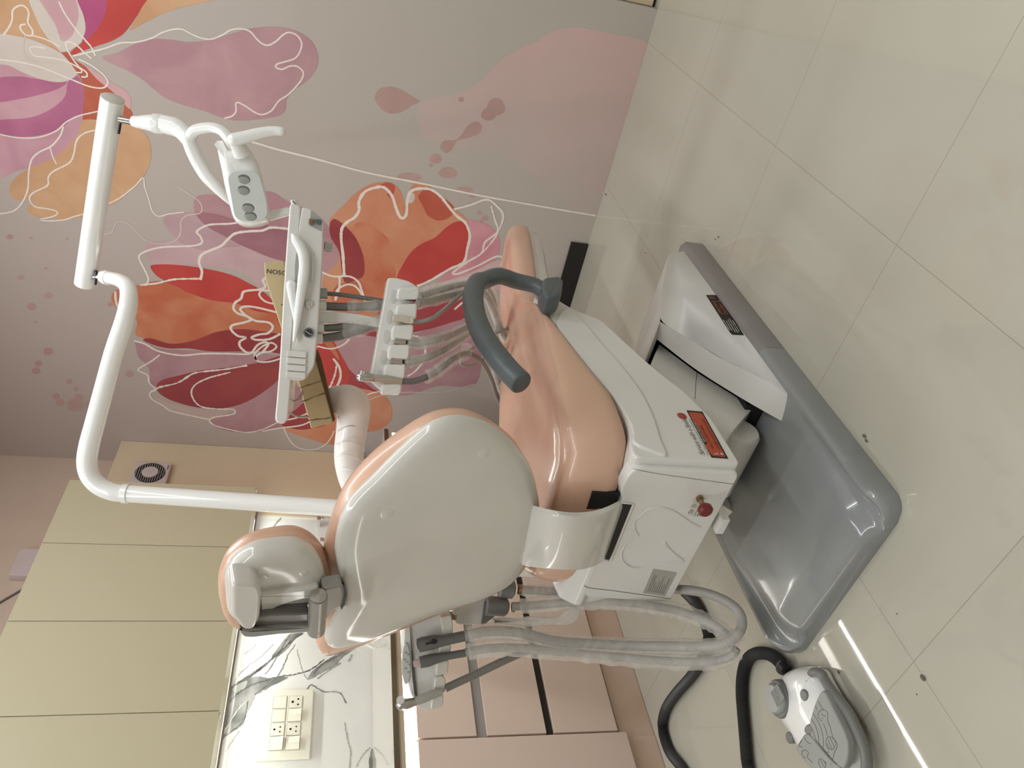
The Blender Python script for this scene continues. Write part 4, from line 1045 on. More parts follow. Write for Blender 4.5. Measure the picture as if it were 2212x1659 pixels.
# backrest ----------------------------------------------------------
BP0 = A3((1.028, 0, .695)); BD = A3((-.098, 0, .425)); BD /= np.linalg.norm(BD); BN = np.cross([0, 1., 0], BD)   # BN points to the sitter
if BN[0] < 0: BN = -BN
def BK(x, y, off=0.0): return UP(x, y, BP0 + BN * off, BN)
shell_px = [(1166,1096),(1152,1020),(1119,971),(1070,929),(1005,909),(940,922),(875,974),(810,1039),(761,1088),(738,1131),(726,1186),(729,1225),(736,1262),(741,1288),(738,1314),(719,1348),(704,1381),(710,1400),(731,1403),(794,1388),(875,1356),(973,1319),(1054,1293),(1113,1257),(1150,1190)]
SP = np.array([BK(x, y) for x, y in shell_px]); SP = catmull(SP, 150, True)
nS = newell(SP)
if np.dot(nS, BN) > 0: SP = SP[::-1]; nS = -nS        # outline seen from behind
cS = SP.mean(0); sh = MB(); rings = []
for d, o in ((.004, .022), (.001, .018), (.0, .010), (.003, .003), (.009, -.003), (.020, -.008)):
    rings.append(inset(SP, d, nS) + BN * o)
base_r = rings[-1]
for s_, o in ((.86, -.011), (.7, -.014), (.5, -.0165), (.3, -.0175), (.12, -.018)):
    rings.append(cS + (base_r - cS) * s_ + BN * (o + .008))
sh.loft(rings)
shell = sh.build('backrest_shell', SHELL, chair, angle=60)
for x, y in ((1045, 979), (836, 1110)):
    c, nn = hit(sh, x, y)
    MB().lathe([(0, -.002), (.0120, -.002), (.0120, .0002), (.0117, .0003), (0, .0003)], c, nn, n=28).build('screw_cap', SHELL, shell)
cush_px = [(1160,1085),(1150,1030),(1118,962),(1062,915),(1005,894),(940,902),(870,942),(800,998),(748,1058),(716,1128),(700,1195),(696,1262),(692,1330),(681,1372),(690,1397),(720,1394),(790,1372),(873,1338),(970,1300),(1050,1272),(1108,1234),(1146,1176)]
CPo = .056
QP = np.array([BK(x, y, CPo) for x, y in cush_px]); QP = catmull(QP, 150, True)
nQ = newell(QP)
if np.dot(nQ, BN) > 0: QP = QP[::-1]; nQ = -nQ
cQ = QP.mean(0); bq = MB(); rings = []
for d, o in ((.022, -.036), (.006, -.026), (.0, -.008), (.0, .01), (.006, .024), (.018, .034), (.04, .040)):
    rings.append(inset(QP, d, nQ) + BN * o)
base_r = rings[-1]
for s_, o in ((.75, .0), (.4, -.004), (.12, -.006)):
    rings.append(cQ + BN * .040 + (base_r - cQ - BN * .040) * s_ + BN * o)
bq.loft(rings)
bq.build('backrest_cushion', PEACH, chair, angle=70)
# curved white support band from the slot to the shell
bx_ = [1.030, 1.012, .985, .967, .957, .953, .957, .970, .990, 1.010]
re_ = [(1350,1086),(1338,1092),(1318,1102),(1292,1111),(1262,1115),(1235,1115),(1210,1112),(1188,1108),(1168,1103),(1150,1098)]
le_ = [(1304,1208),(1303,1212),(1288,1221),(1266,1228),(1243,1231),(1222,1231),(1200,1230),(1175,1228),(1150,1225),(1128,1220)]
Rp = catmull([U(p[0], p[1], X=x) for p, x in zip(re_, bx_)], 40); Lp = catmull([U(p[0], p[1], X=x) for p, x in zip(le_, bx_)], 40)
sup = MB(); rings = []
for a, b in zip(Rp, Lp):
    # level the pair so the band stays square across the chair
    rings.append([a, a + (b - a) * .04 + np.array([-.003, 0, 0]), b + (a - b) * .04 + np.array([-.003, 0, 0]), b, b + np.array([.010, 0, .003]), a + np.array([.010, 0, .003])])
sup.loft([np.array(r) for r in rings])
sup.build('back_support', SHELL, chair, angle=50)

# headrest ------------------------------------------------------------
HP0 = BP0 + BD * .48; 
def HK(x, y, off=0.0): return UP(x, y, HP0 + BN * off, BN)
hs = [(489,1290),(488,1257),(496,1240),(517,1216),(551,1195),(595,1186),(643,1184),(674,1196),(693,1216),(702,1240),(703,1270),(692,1300),(660,1322),(620,1336),(570,1345),(520,1346),(495,1330)]
HS = catmull(np.array([HK(x, y, -.01) for x, y in hs]), 96, True); nH = newell(HS)
if np.dot(nH, BN) > 0: HS = HS[::-1]; nH = -nH
cH = HS.mean(0); hb = MB(); rings = []
for d, o in ((.003, .030), (0, .022), (0, .008), (.004, .0), (.012, -.007)): rings.append(inset(HS, d, nH) + BN * o)
br = rings[-1]
for s_, o in ((.75, -.004), (.5, -.007), (.2, -.008)): rings.append(cH + (br - cH) * s_ + BN * o)
hb.loft(rings)
hshell = hb.build('headrest_shell', SHELL, chair, angle=60)
for x, y in ((570, 1246), (655, 1239)):
    c, nn = hit(hb, x, y); MB().lathe([(0, -.002), (.0088, -.002), (.0088, .0002), (.0085, .0003), (0, .0003)], c, nn, n=22).build('screw_cap', SHELL, hshell)
hc = [(474,1290),(472,1262),(478,1236),(497,1204),(535,1176),(590,1160),(640,1156),(675,1168),(700,1192),(712,1220),(712,1262),(700,1300),(670,1330),(610,1350),(540,1352),(492,1336)]
HC = catmull(np.array([HK(x, y, .045) for x, y in hc]), 96, True); nH = newell(HC)
if np.dot(nH, BN) > 0: HC = HC[::-1]; nH = -nH
cH = HC.mean(0); hb = MB(); rings = []
for d, o in ((.014, -.024), (.004, -.018), (0, -.004), (0, .006), (.003, .012), (.001, .018), (.004, .028), (.014, .036), (.03, .04)): rings.append(inset(HC, d, nH) + BN * o)
br = rings[-1]
for s_, o in ((.7, .003), (.3, .004)): rings.append(cH + BN * .04 + (br - cH - BN * .04) * s_ + BN * o)
hb.loft(rings)
hb.build('headrest_cushion', PEACH, chair, angle=70)
# moulded block and hinge behind the headrest (grows towards the camera, along -BN)
blk = [(522,1290),(548,1290),(556,1300),(556,1358),(544,1366),(528,1366),(517,1352),(506,1336),(496,1300)]
Bk = np.array([HK(x, y, -.055) for x, y in [(500,1262),(556,1262),(566,1280),(562,1338),(548,1362),(524,1362),(512,1345),(500,1330)]])
mbk = MB().prism(rnd(Bk, .014, 4), BN * .045, .008, seg=4, rb=0)
wedge = np.array([HK(x, y, -.03) for x, y in [(556,1285),(690,1268),(690,1290),(640,1300),(600,1312),(575,1328),(560,1345)]])
mbk.prism(rnd(wedge, .006, 3), BN * .02, .006, rb=0)
mbk.build('headrest_block', SHELL, chair, angle=50)
lv_ = np.array([HK(x, y, -.044) for x, y in [(554,1334),(580,1329),(640,1327),(668,1325),(671,1345),(667,1354),(600,1358),(548,1364)]])
lever = MB().prism(rnd(lv_, .005, 3), BN * .03, .0035, seg=3)
lever.build('release_lever', mat('mid_grey_lever', (.17, .16, .145, 1), .3, coat=.2), chair, angle=45)
lv_ = np.array([HK(x, y, -.052) for x, y in [(517,1354),(524,1360),(548,1363),(600,1357),(668,1353),(674,1356),(672,1366),(600,1371),(545,1378),(528,1377),(519,1368)]])
MB().prism(rnd(lv_, .005, 3), BN * .03, .0035, seg=3).build('lever_grip', mat('lever_grip_grey', (.29, .285, .265, 1), .35), chair, angle=45)
ha, hb2 = HK(688, 1288, -.055), HK(683, 1362, -.045)
hg = MB().tube([ha, hb2], .0165, n=24)
hinge = hg.build('headrest_hinge', BRACK, chair)
MB().lathe([(0, 0), (.0145, 0), (.0145, .002), (.0, .007)], ha, ha - hb2, n=24).build('hinge_cap', STEEL, hinge)
br_ = np.array([HK(x, y, -.042) for x, y in [(700,1272),(740,1264),(744,1285),(738,1312),(722,1318),(708,1335),(700,1352),(690,1352)]])
MB().prism(rnd(br_, .006, 3), BN * .03, .005).build('headrest_bracket', BRACK, chair, angle=45)
MB().prism(rnd([BK(x, y, -.006) for x, y in [(735,1258),(745,1266),(749,1285),(745,1306),(737,1318),(733,1300),(736,1280)]], .004), BN * .02).build('headrest_socket', BLACKP, chair)

# armrest --------------------------------------------------------------
YA = .842
ax_ = us([(1186,612),(1160,596),(1120,586),(1080,587),(1050,596),(1030,612),(1022,640),(1026,680),(1042,722),(1068,762),(1098,800),(1124,826)], Y=YA)
ax_ = [A3((p[0], YA + (.028 if i < 3 else .012 if i < 5 else 0), p[2])) for i, p in enumerate(ax_)]
am = MB().tube(ax_, [.020, .020, .0205, .021, .0215, .023, .0245, .0245, .0245, .0245, .0245, .0245], n=24, smooth=60)
_d = ax_[-1] - ax_[-2]; _d /= np.linalg.norm(_d)
am.lathe([(.0243, -.001), (.0238, .003), (.0215, .0055), (0, .0062)], ax_[-1], _d, n=24)
armr = am.build('armrest', DGREY, chair, angle=60)
pb_ = us([(1174,598),(1206,594),(1218,602),(1214,634),(1200,642),(1180,640),(1170,620)], Y=.835)
MB().prism(rnd(pb_, .012, 4), (0, .055, 0), .010).build('armrest_pivot', DGREY, armr)
c = U(1190, 645, Y=.87)
MB().tube([c + A3((0, -.03, 0)), c + A3((0, .035, 0))], .0135, n=20).build('armrest_pin', BLACKP, armr)
MB().tube([c + A3((0, .012, 0)), c + A3((0, .026, 0))], .0175, n=24).build('pin_collar', BLACKP, armr)

# ================================================================== lamp post and operating light
def PD(x, y, t): return CP + ray(x, y) / FPX * t
lampt = thing('operating_light', (1.54, 1.61, 1.043), 'white dental operating light on a tall bent white post and swing arm', 'lamp')
pb_, pt_ = PD(722, 1097, 2.13), PD(272, 1066, 2.08)
dirp = (pt_ - pb_); foot = pb_ - dirp * (pb_[2] - 1.043) / dirp[2]
post = MB().tube([foot, pb_, pt_ + dirp * .005], .0245, n=24); post.build('post', WHITE2, lampt)
MB().lathe([(.0235, -.010), (.0275, -.007), (.0275, .007), (.0235, .010)], pt_, dirp, n=28).build('post_collar', WHITE2, lampt)
arm_px = [(268,1066,2.08),(245,1063,2.075),(215,1050,2.07),(195,1028,2.065),(188,1000,2.06),(192,965,2.058),(205,915,2.06),(225,840,2.065),(247,760,2.075),(270,690,2.085),(278,650,2.105),(276,622,2.13),(262,608,2.16),(245,602,2.18),(222,598,2.20)]
MB().tube([PD(*p) for p in arm_px], [.0245, .025, .0255, .026, .0262, .0262, .0258, .0255, .0255, .0252, .024, .0225, .0205, .019, .018], n=22, smooth=70).build('swing_arm', WHITE2, lampt)
MB().lathe([(.0185, 0), (.0215, .002), (.0215, .016), (.0185, .018)], PD(236, 601, 2.19), PD(222, 598, 2.20) - PD(236, 601, 2.19), n=24).build('arm_collar', WHITE2, lampt)
MB().tube([PD(226, 599, 2.20), PD(196, 597, 2.22)], .0095, n=14).build('arm_pin', STEEL, lampt)
ta, tb = PD(183, 613, 2.24), PD(243, 214, 1.93)
beam = MB().tube([ta, tb], .0285, n=32)
bm_ = beam.build('spring_beam', WHITE2, lampt)
MB().lathe([(0, 0), (.0285, 0), (.0285, .0025), (.0265, .004), (0, .004)], tb, tb - ta, n=32).build('end_cap', mat('white_end_cap', (.62, .62, .58, 1), .35), bm_)
dn = np.array([0, 0, -1.])
for cx_, cy_, t_, ln_, w_ in ((268, 262, 2.0, .034, .0075), (203, 590, 2.095, .05, .0075)):
    pass
for (x0, y0, t0), (x1, y1, t1) in (((262, 252, 1.935), (256, 288, 1.955)), ((208, 585, 2.20), (206, 614, 2.215))):
    MB().tube([PD(x0, y0, t0), PD(x1, y1, t1)], .0065, n=12, flat=(1, .6)).build('beam_slot', BLACKP, bm_)
# neck
T0 = 1.91
MB().tube([PD(258, 258, T0), PD(292, 264, T0)], .0085, n=14).build('neck_pin', STEEL, lampt)
nk = MB().tube([PD(x, y, T0 - .02 * k / 8) for k, (x, y) in enumerate([(288,262),(300,264),(318,265),(334,267),(350,268),(365,271),(380,275),(392,282),(402,292),(410,302)])], [.0135, .016, .0195, .0225, .0235, .0235, .0235, .0225, .022, .0215], n=24, smooth=40)
neck = nk.build('neck', WHITE2, lampt)
MB().lathe([(.0228, 0), (.0248, .002), (.0248, .022), (.0228, .025)], PD(333, 267, T0 - .008), PD(352, 268.5, T0 - .01) - PD(333, 267, T0 - .008), n=28).build('neck_ring', WHITE2, neck)
# yoke: two bowed arms that hold the head
TH = 1.93
y1 = [(408,302),(420,284),(440,277),(462,276),(482,284),(496,300),(506,316),(516,328)]
y2 = [(408,304),(416,325),(428,350),(446,380),(468,404),(488,424),(502,438)]
MB().tube([PD(x, y, T0 - .03 - .006 * k) for k, (x, y) in enumerate(y1)], [.020, .021, .019, .017, .016, .0165, .018, .020], n=18, smooth=40, round_=True, flat=(1, .72)).build('yoke_arm', WHITE2, lampt)
MB().tube([PD(x, y, T0 - .03 + .012 * k) for k, (x, y) in enumerate(y2)], [.021, .022, .022, .021, .019, .016, .012], n=18, smooth=40, round_=True, flat=(1, .8)).build('yoke_arm', WHITE2, lampt)
# head
hd_px = [(466,300),(478,306),(500,318),(530,312),(549,335),(560,358),(568,392),(576,430),(581,470),(572,478),(545,484),(520,482),(504,470),(494,440),(484,400),(476,360),(469,328)]
HDp = np.array([UV(x, y, TH) for x, y in hd_px]); c_ = HDp.mean(0); nD = newell(HDp)
if np.dot(nD, E2) > 0: HDp = HDp[::-1]; nD = -nD
HDp = catmull(HDp, 102, True); hdm = MB(); rings = []
for d, o in ((.010, .075), (.002, .06), (.0, .045), (.0, .02), (.003, .008), (.009, .001), (.016, -.003)): rings.append(inset(HDp, d, nD) + E2 * o)
br = rings[-1]
for s_ in (.7, .35, .1): rings.append(c_ + (br - c_) * s_ + E2 * (-.004) * (1 - s_) * 0)
hdm.loft(rings)
head = hdm.build('lamp_head', WHITE2, lampt, angle=60)
face = np.array([UV(x, y, TH - .0045) for x, y in [(492,384),(500,374),(540,369),(556,374),(562,384),(577,440),(578,468),(560,478),(522,478),(508,470),(504,455)]])
MB().prism(rnd(face, .010, 4), -E2 * .0022, .0, rb=.001).build('light_face', LAMPF, lampt)
for x, y in ((527, 387), (526, 411), (536, 449), (541, 467)):
    cc = UV(x, y, TH - .0060)
    l_ = MB().ball(cc, (.0118, .0022, .0155), n=28, ax=np.array([E1, E2, EZ])).build('led_lens', LENS, lampt)
    MB().ball(cc - E2 * .0012 - E1 * .0026, (.0092, .0016, .0135), n=20, ax=np.array([E1, E2, EZ])).build('lens_lit_oval', mat('lens_lit_tint', (.33, .335, .31, 1), .15), l_)  # paler oval set off-centre, leaving a painted shade crescent on the lens
# handle knob and lever, and its twin at the far side
kb = UV(506, 300, TH - .045); ke = UV(522, 330, TH - .01)
MB().tube([kb, kb + (ke - kb) * .5, ke], [.0165, .0175, .021], n=24).build('handle_boss', WHITE2, lampt)
MB().lathe([(0, 0), (.009, 0), (.009, .003), (0, .004)], kb, kb - ke, n=18).build('boss_screw', WHITE2, lampt)
MB().tube([UV(x, y, TH - .045 - .004 * k) for k, (x, y) in enumerate([(506,302),(530,296),(560,288),(590,283),(608,284)])], [.016, .0145, .013, .0115, .0105], n=18, smooth=30, round_=True).build('handle', WHITE2, lampt)
MB().tube([UV(x, y, TH + .05) for x, y in [(572,470),(595,464),(622,457)]], [.013, .012, .0115], n=16, smooth=16, round_=True).build('handle', WHITE2, lampt)

# ================================================================== delivery unit: tray, console, instrument bar
TT = 1.52          # distance of the tray front along the line of sight
def tv(pts, t=TT): return [UV(x, y, t) for x, y in pts]
tray = thing('instrument_tray', UV(690, 680, TT + .15), 'white dental instrument tray and control console on its arm over the seat', 'instrument tray')
pl = MB(); pl.prism(rnd(tv([(594,906),(598,914),(613,917),(622,906),(628,830),(634,760),(640,640),(646,520),(650,446),(634,438),(626,442),(619,530),(612,640),(605,770),(599,850)]), .006), E2 * .30, .0035)
plate = pl.build('tray_plate', WHITE, tray, angle=40)
MB().prism(rnd(tv([(627,430),(640,430),(646,446),(630,450)], TT + .06), .003), E2 * .22, .005).build('tray_back_lip', WHITE, tray)
con = MB(); con.prism(rnd(tv([(652,446),(674,452),(699,474),(697,552),(693,612),(690,658),(686,722),(682,760),(679,792),(667,808),(657,822),(626,822),(618,806),(622,760),(628,680),(634,600),(640,520)]), [.006,.012,.012,.01,.01,.004,.004,.006,.01,.008,.006,.006,.006,.004,.004,.004,.004]), E2 * .24, .0035)
cons = con.build('console', WHITE, tray, angle=40)
# front moulding: long handle with its finger gap
MB().tube(tv([(633,508),(639,518),(648,532),(655,550),(657,575),(654,605),(650,632),(646,662),(641,700),(636,735)], TT - .012), [.004, .009, .010, .010, .010, .010, .009, .008, .006, .003], n=14, smooth=50, round_=True).build('front_handle', WHITE2, tray)
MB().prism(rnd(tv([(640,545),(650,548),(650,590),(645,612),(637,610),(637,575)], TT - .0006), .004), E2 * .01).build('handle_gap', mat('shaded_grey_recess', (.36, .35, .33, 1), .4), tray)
MB().tube(tv([(629,616),(632,640),(636,670),(640,705),(643,738)], TT - .004), [.010, .0085, .006, .0035, .0012], n=14, smooth=20, round_=True).build('spear_moulding', WHITE2, tray)
MB().tube(tv([(676,545),(675,575),(674,607)], TT - .0005), .0025, n=10, round_=True).build('side_groove', WHITE, tray)
for k, yy in enumerate((765, 780, 795, 810)):
    MB().box(UV(641 - k * .6, yy, TT - .002), (.012, .006, .036), .0015, ax=np.array([E1, E2, EZ])).build('step_rib', WHITE, tray)
q = UV(667, 657, TT - .001); MB().lathe([(0, 0), (.0075, 0), (.0075, .004), (.005, .006), (.0048, .003), (0, .003)], q, -E2, n=22).build('push_button', CHROME, tray)
q = UV(667, 719, TT - .0006)
MB().lathe([(0, 0), (.0125, 0), (.0125, .002), (.0115, .003), (0, .003)], q, -E2, n=30).build('badge_ring', WHITE2, tray)
bd_ = MB().lathe([(0, 0), (.0105, 0), (.0105, .001), (0, .001)], q - E2 * .0028, -E2, n=30, m=0)
bd_.lathe([(.0082, .0002), (.0082, .0005), (.0094, .0005), (.0094, .0002)], q - E2 * .0036, -E2, n=30, m=1, cap=False)
bd_.ribbon([q - E2 * .0045 + E1 * a * .007 + EZ * b * .007 for a, b in ((-.5, -.9), (-.2, 0), (.05, .1), (-.05, .25), (.5, .9))], .0016, -E2, 1)
bd_.build('badge', [mat('dark_grey_badge', (.035, .035, .04, 1), .5), mat('silver_badge_mark', (.42, .41, .40, 1), .3)], tray)
MB().prism(rnd(tv([(672,452),(696,474),(695,500),(668,487)], TT - .001), .003), E2 * .004).build('end_recess', LGREY, tray)
MB().box(UV(672, 479, TT - .004), (.010, .008, .010), .002, ax=np.array([E1, E2, EZ])).build('brass_fitting', BRASS, tray)
MB().prism(rnd(tv([(680,474),(694,475),(694,485),(686,485)], TT - .0015), .002), -E2 * .003).build('socket_cover', DGREY, tray)
MB().box(UV(709, 533, TT + .03), (.018, .02, .016), .003, ax=np.array([E1, E2, EZ])).build('underside_clip', STEEL, tray)
for y_, x0 in ((634, 695), (660, 693), (708, 688), (731, 685)):
    MB().tube([UV(x0 - 6, y_, TT + .05), UV(x0 + 12, y_, TT + .05)], .011, n=14).build('hose_outlet', LGREY if y_ == 634 else WHITE, tray)
# arm down to the instrument bar
arm_ = MB(); rings = []
for x, y, h, t in ((690, 684, 11, TT + .05), (730, 685, 11, TT + .05), (770, 689, 10.5, TT + .05), (800, 694, 10, TT + .05), (830, 700, 9, TT + .045)):
    a, b = UV(x, y - h, t), UV(x - 1, y + h, t)
    rings.append([a, b, b + E2 * .02, a + E2 * .02])
arm_.loft([np.array(r) for r in rings]); arm_.build('bar_arm', WHITE, tray, angle=50)
# instrument bar with six posts and five cradles
bar = MB(); bar.prism(rnd(tv([(838,600),(856,600),(884,607),(903,620),(890,640),(862,850),(832,849),(815,838),(799,822),(806,780),(822,690)], TT - .01), [.004,.006,.008,.006,.01,.006,.01,.01,.008,.0,.0]), E2 * .045, .0035)
bar_ = bar.build('instrument_bar', WHITE, tray, angle=40)
teeth = [(861,907,620,647),(858,902,656,691),(849,894,701,735),(841,886,744,777),(832,877,786,820),(826,869,828,853)]
for a, b, c, d_ in teeth:
    MB().prism(rnd(tv([(a,c+1),(b,c-1),(b-1,(c+d_)/2),(b-3,d_),(a-4,d_),(a-4,(c+d_)/2)], TT - .028), .0065, 3), E2 * .05, .0045).build('cradle_post', WHITE, tray, angle=45)
for k in range(5):
    sx_, sy_ = ((850,641),(841,685),(835,728),(828,772),(820,814))[k]
    MB().ball(UV(sx_, sy_, TT - .0095), (.0155, .0016, .0090), ax=np.array([E1, E2, EZ]), n=22).build('cradle_scoop', mat('scoop_shade_white', (.60, .60, .565, 1), .2), tray)  # low bumps; the darker tint paints the shade inside the scoops
MB().prism(tv([(874,643),(899,646),(898,651),(873,648)], TT - .0185), E2 * .004).build('cradle_gap', BLACKP, tray)

def sleeve_path(P, r, wob=.25, n=10, m=0, mb=None, smooth=0):
    """crumpled clear sleeve around a hose"""
    P = catmull(P, smooth) if smooth else np.array(P)
    w_ = np.interp(np.arange(len(P)), np.arange(0, len(P) + 3, 2.4), rng.uniform(-1, 1, len(np.arange(0, len(P) + 3, 2.4))))
    rr = r * (1 + wob * .8 * w_)
    rr[0] = rr[-1] = r * .8
    return (mb or MB()).tube(P, rr, n=n, m=m, cap=False, flat=(1.15, .85))

# hoses between tray and bar
hz = [('thin_hose', [(705,634),(740,637),(790,644),(840,652)], .0045, None), ('air_hose', [(700,661),(750,663),(800,662),(835,660)], .0085, .016), ('air_hose', [(700,709),(740,706),(790,698),(830,690)], .0075, .016), ('air_hose', [(698,731),(740,724),(790,708),(828,697)], .009, .017)]
for nm, pts, r, sl_ in hz:
    P = [UV(x, y, TT + .06) for x, y in pts]
    h_ = MB().tube(P, r, n=12, smooth=20).build(nm, HOSE, tray)
    if sl_: sleeve_path(P[1:], sl_, smooth=22).build('clear_sleeve', SLEEVE, h_, angle=180)

# instruments in the cradles with their hoses (they fall behind the armrest onto the far side of the seat)
def instrument(name, label, cat, px_hose, r, parts, sl=None, grp='instruments in the tray cradles', hm=HOSEL):
    t0 = UV(px_hose[0][0], px_hose[0][1], TT - .015)
    t = thing(name, t0, label, cat, grp)
    for pn, mt_, mbuild in parts: mbuild.build(pn, mt_, t)
    P = np.array([UV(x, y, TI + max(tt - TI, -.02) * (1 if tt - TI < .03 else 4.1)) for x, y, tt in px_hose])
    h = MB().tube(P, r, n=12, smooth=50).build('hose', hm, t)
    if sl:
        Q = catmull(P, 60); a, b = sl[1], sl[2]; Q = Q[int(len(Q)*a):int(len(Q)*b)]
        sleeve_path(Q, sl[0], .22).build('clear_sleeve', SLEEVE, h, angle=180)
    return t
TI = TT - .012
instrument('empty_hose_end', 'grey hose ends in clear sleeves behind the cradle nearest the flowers', 'hose', [(906,640,TI+.04),(930,632,TI+.05),(965,622,TI+.07),(1000,614,TI+.09),(1040,612,TI+.12),(1063,640,TI+.14),(1075,690,TI+.16),(1095,735,TI+.17),(1125,770,TI+.17)], .0075, [], (.015, 0, .98))
instrument('air_hose', 'grey sleeved hose just under the black cradle gap', 'hose', [(902,654,TI+.04),(930,650,TI+.05),(970,640,TI+.07),(1010,632,TI+.09),(1045,634,TI+.12),(1066,670,TI+.14),(1085,720,TI+.16),(1115,760,TI+.16)], .0075, [], (.013, 0, .98))
sy = MB().box(UV(866, 689, TI - .012), (.013, .02, .034), .003, ax=np.array([E1, E2, EZ]))
sy2 = MB().box(UV(882, 692, TI - .012), (.013, .018, .020), .003, ax=np.array([E1, E2, EZ]))
instrument('syringe_connector', 'cream connector in the second cradle of the instrument bar', 'connector', [(888,695,TI-.005),(905,695,TI),(930,689,TI+.01),(950,676,TI+.03),(975,655,TI+.05),(1002,632,TI+.08),(1030,620,TI+.10),(1058,645,TI+.13),(1072,690,TI+.15),(1066,735,TI+.16),(1045,775,TI+.15),(1012,790,TI+.13),(995,785,TI+.12),(1003,765,TI+.13),(1030,745,TI+.14),(1070,720,TI+.15),(1110,705,TI+.16)], .0045, [('connector_body', CONN, sy), ('connector_sleeve', mat('ivory_connector', (.66, .60, .48, 1), .3), sy2)])
for k, (xx, yy, lb, pts, nm) in enumerate(((866, 736, 'grey hose connector in the third cradle of the instrument bar', [(878,739,TI-.005),(900,742,TI),(940,735,TI+.02),(985,720,TI+.05),(1020,703,TI+.08),(1048,700,TI+.11),(1070,735,TI+.14),(1085,780,TI+.16),(1110,820,TI+.16)], 'hose_connector'),
                                          (858, 779, 'grey hose connector in the fourth cradle of the instrument bar', [(872,783,TI-.005),(895,780,TI),(930,770,TI+.02),(965,752,TI+.04),(1000,730,TI+.07),(1030,712,TI+.10),(1050,725,TI+.12),(1066,780,TI+.14),(1078,830,TI+.16),(1105,860,TI+.16)], 'hose_connector'))):
    b_ = MB().tube([UV(xx - 14, yy - 1, TI - .01), UV(xx + 10, yy + 3, TI - .01)], .0078, n=14)
    instrument(nm, lb, 'connector', pts, .0068, [('connector_body', STEEL, b_)], (.0125, .03, .98))
hp = MB(); A = [UV(x, y, TI - .018) for x, y in ((785,812),(800,815),(806,816))]
hp.tube([UV(779, 814, TI - .018), UV(790, 814, TI - .018), UV(805, 817, TI - .018)], [.009, .0105, .0085], n=16, round_=True)
hb_ = MB().tube([UV(805, 817, TI - .018), UV(835, 819, TI - .015), UV(868, 824, TI - .012)], [.0078, .0085, .0075], n=16)
hd2 = MB().tube([UV(783, 802, TI - .018), UV(778, 823, TI - .018)], .0078, n=18)
instrument('dental_handpiece', 'slim steel dental handpiece lying in the lowest cradle of the bar', 'handpiece', [(868,824,TI-.012),(890,824,TI-.005),(915,817,TI),(938,806,TI+.01),(960,790,TI+.02),(985,772,TI+.04),(1010,764,TI+.06),(1040,780,TI+.10),(1062,820,TI+.14),(1076,862,TI+.16),(1100,900,TI+.16)], .0065, [('head', CHROME, hd2), ('neck', STEEL, hp), ('body', mat('warm_steel_body', (.52, .47, .39, 1), .25, metal=.6), hb_)], (.016, .22, .62), hm=HOSE)

# cardboard sleeve around the tray arm
def cardP(t): return np.array([UV(x, y, t) for x, y in [(570,566),(612,562),(632,640),(660,760),(690,820),(717,915),(684,925),(668,905),(645,835),(612,745),(590,680),(572,602)]])
t = thing('cardboard_sleeve', UV(640, 740, TT + .4), 'brown cardboard packing taped along the arm behind the tray', 'cardboard packing')
TC = TT + .33
quad = [(570,567),(606,563),(618,640),(688,800),(722,914),(673,927),(650,850),(627,775),(600,690),(574,604)]
cb = MB().prism(rnd(np.array([UV(x, y, TC) for x, y in [(570,566),(612,562),(640,640),(668,730),(694,820),(720,913),(672,926),(648,838),(622,752),(598,680),(573,604)]]), .004), E2 * .09, .003)
cbx = cb.build('cardboard_wrap', CARD, t, angle=35)
cr = MB()
for a, b in (((645, 838), (700, 822)), ((651, 868), (705, 848)), ((664, 908), (716, 903)), ((620, 650), (608, 660))):
    P = [UV(a[0] + (b[0]-a[0])*i/8, a[1] + (b[1]-a[1])*i/8 + rng.uniform(-1, 1), TC - .0006) for i in range(9)]
    cr.ribbon(P, .0022, -E2, 0, jit=.6)
cr.build('fold_crease', CARDD, t)
lt = MB()
oo = UV(574, 590, TC - .0012); rr_ = UV(598, 587, TC - .0012) - oo
lt.text('NOSC', UV(575, 590, TC - .0012), -EZ, E1, .0148, 0, sx=1.1)
lt.build('printed_lettering', INK, t)
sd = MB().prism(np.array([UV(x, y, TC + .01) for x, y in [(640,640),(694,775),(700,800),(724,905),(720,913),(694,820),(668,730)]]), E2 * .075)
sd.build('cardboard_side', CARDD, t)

# white foil-wrapped support arm and its elbow
t = thing('wrapped_support_arm', UV(760, 900, TT + .42), 'white foil-wrapped curved support arm behind the backrest', 'support arm')
TA = TT + .43
MB().tube([UV(x, y, tt) for x, y, tt in [(728,862,TA-.02),(745,866,TA-.02),(762,876,TA-.01),(763,905,TA),(758,940,TA+.01),(754,975,TA+.02),(757,1010,TA+.03),(770,1045,TA+.04),(800,1085,TA+.06),(850,1130,TA+.08),(900,1160,TA+.09)]], [.035, .043, .045, .041, .0385, .0375, .038, .039, .04, .04, .04], n=26, smooth=60, round_=True).build('foil_wrap', FOAM, t, angle=70)
wr = MB()
for x, y, dx in ((757, 897, 0), (755, 930, -2), (752, 962, 2), (753, 992, 6), (760, 1025, 12)):
    c = UV(x, y, TA - .002); P = []
    for a in np.linspace(-1, 1, 11): P.append(UV(x + a * 29, y - 9 * (1 - a * a) + dx * a * .8, TA + .002 - .0425 * math.sqrt(max(1 - (a * .97) ** 2, 0))))
    wr.tube(P, .0016, n=6)
wr.build('wrap_edges', FOAM, t)
MB().tube([UV(722, 858, TA + .01), UV(700, 846, TA + .01), UV(712, 880, TA + .01)], .012, n=10, round_=True).build('arm_joint', FOAM, t)
t2 = MB().tube([UV(x, y, TT + .28) for x, y in [(655,845),(645,862),(628,872),(622,880),(630,893),(645,900),(668,900)]], .0028, n=8, smooth=30)
tag(t2.build('wire_loop', STEEL), 'thin wire loop hanging under the free end of the tray', 'wire')
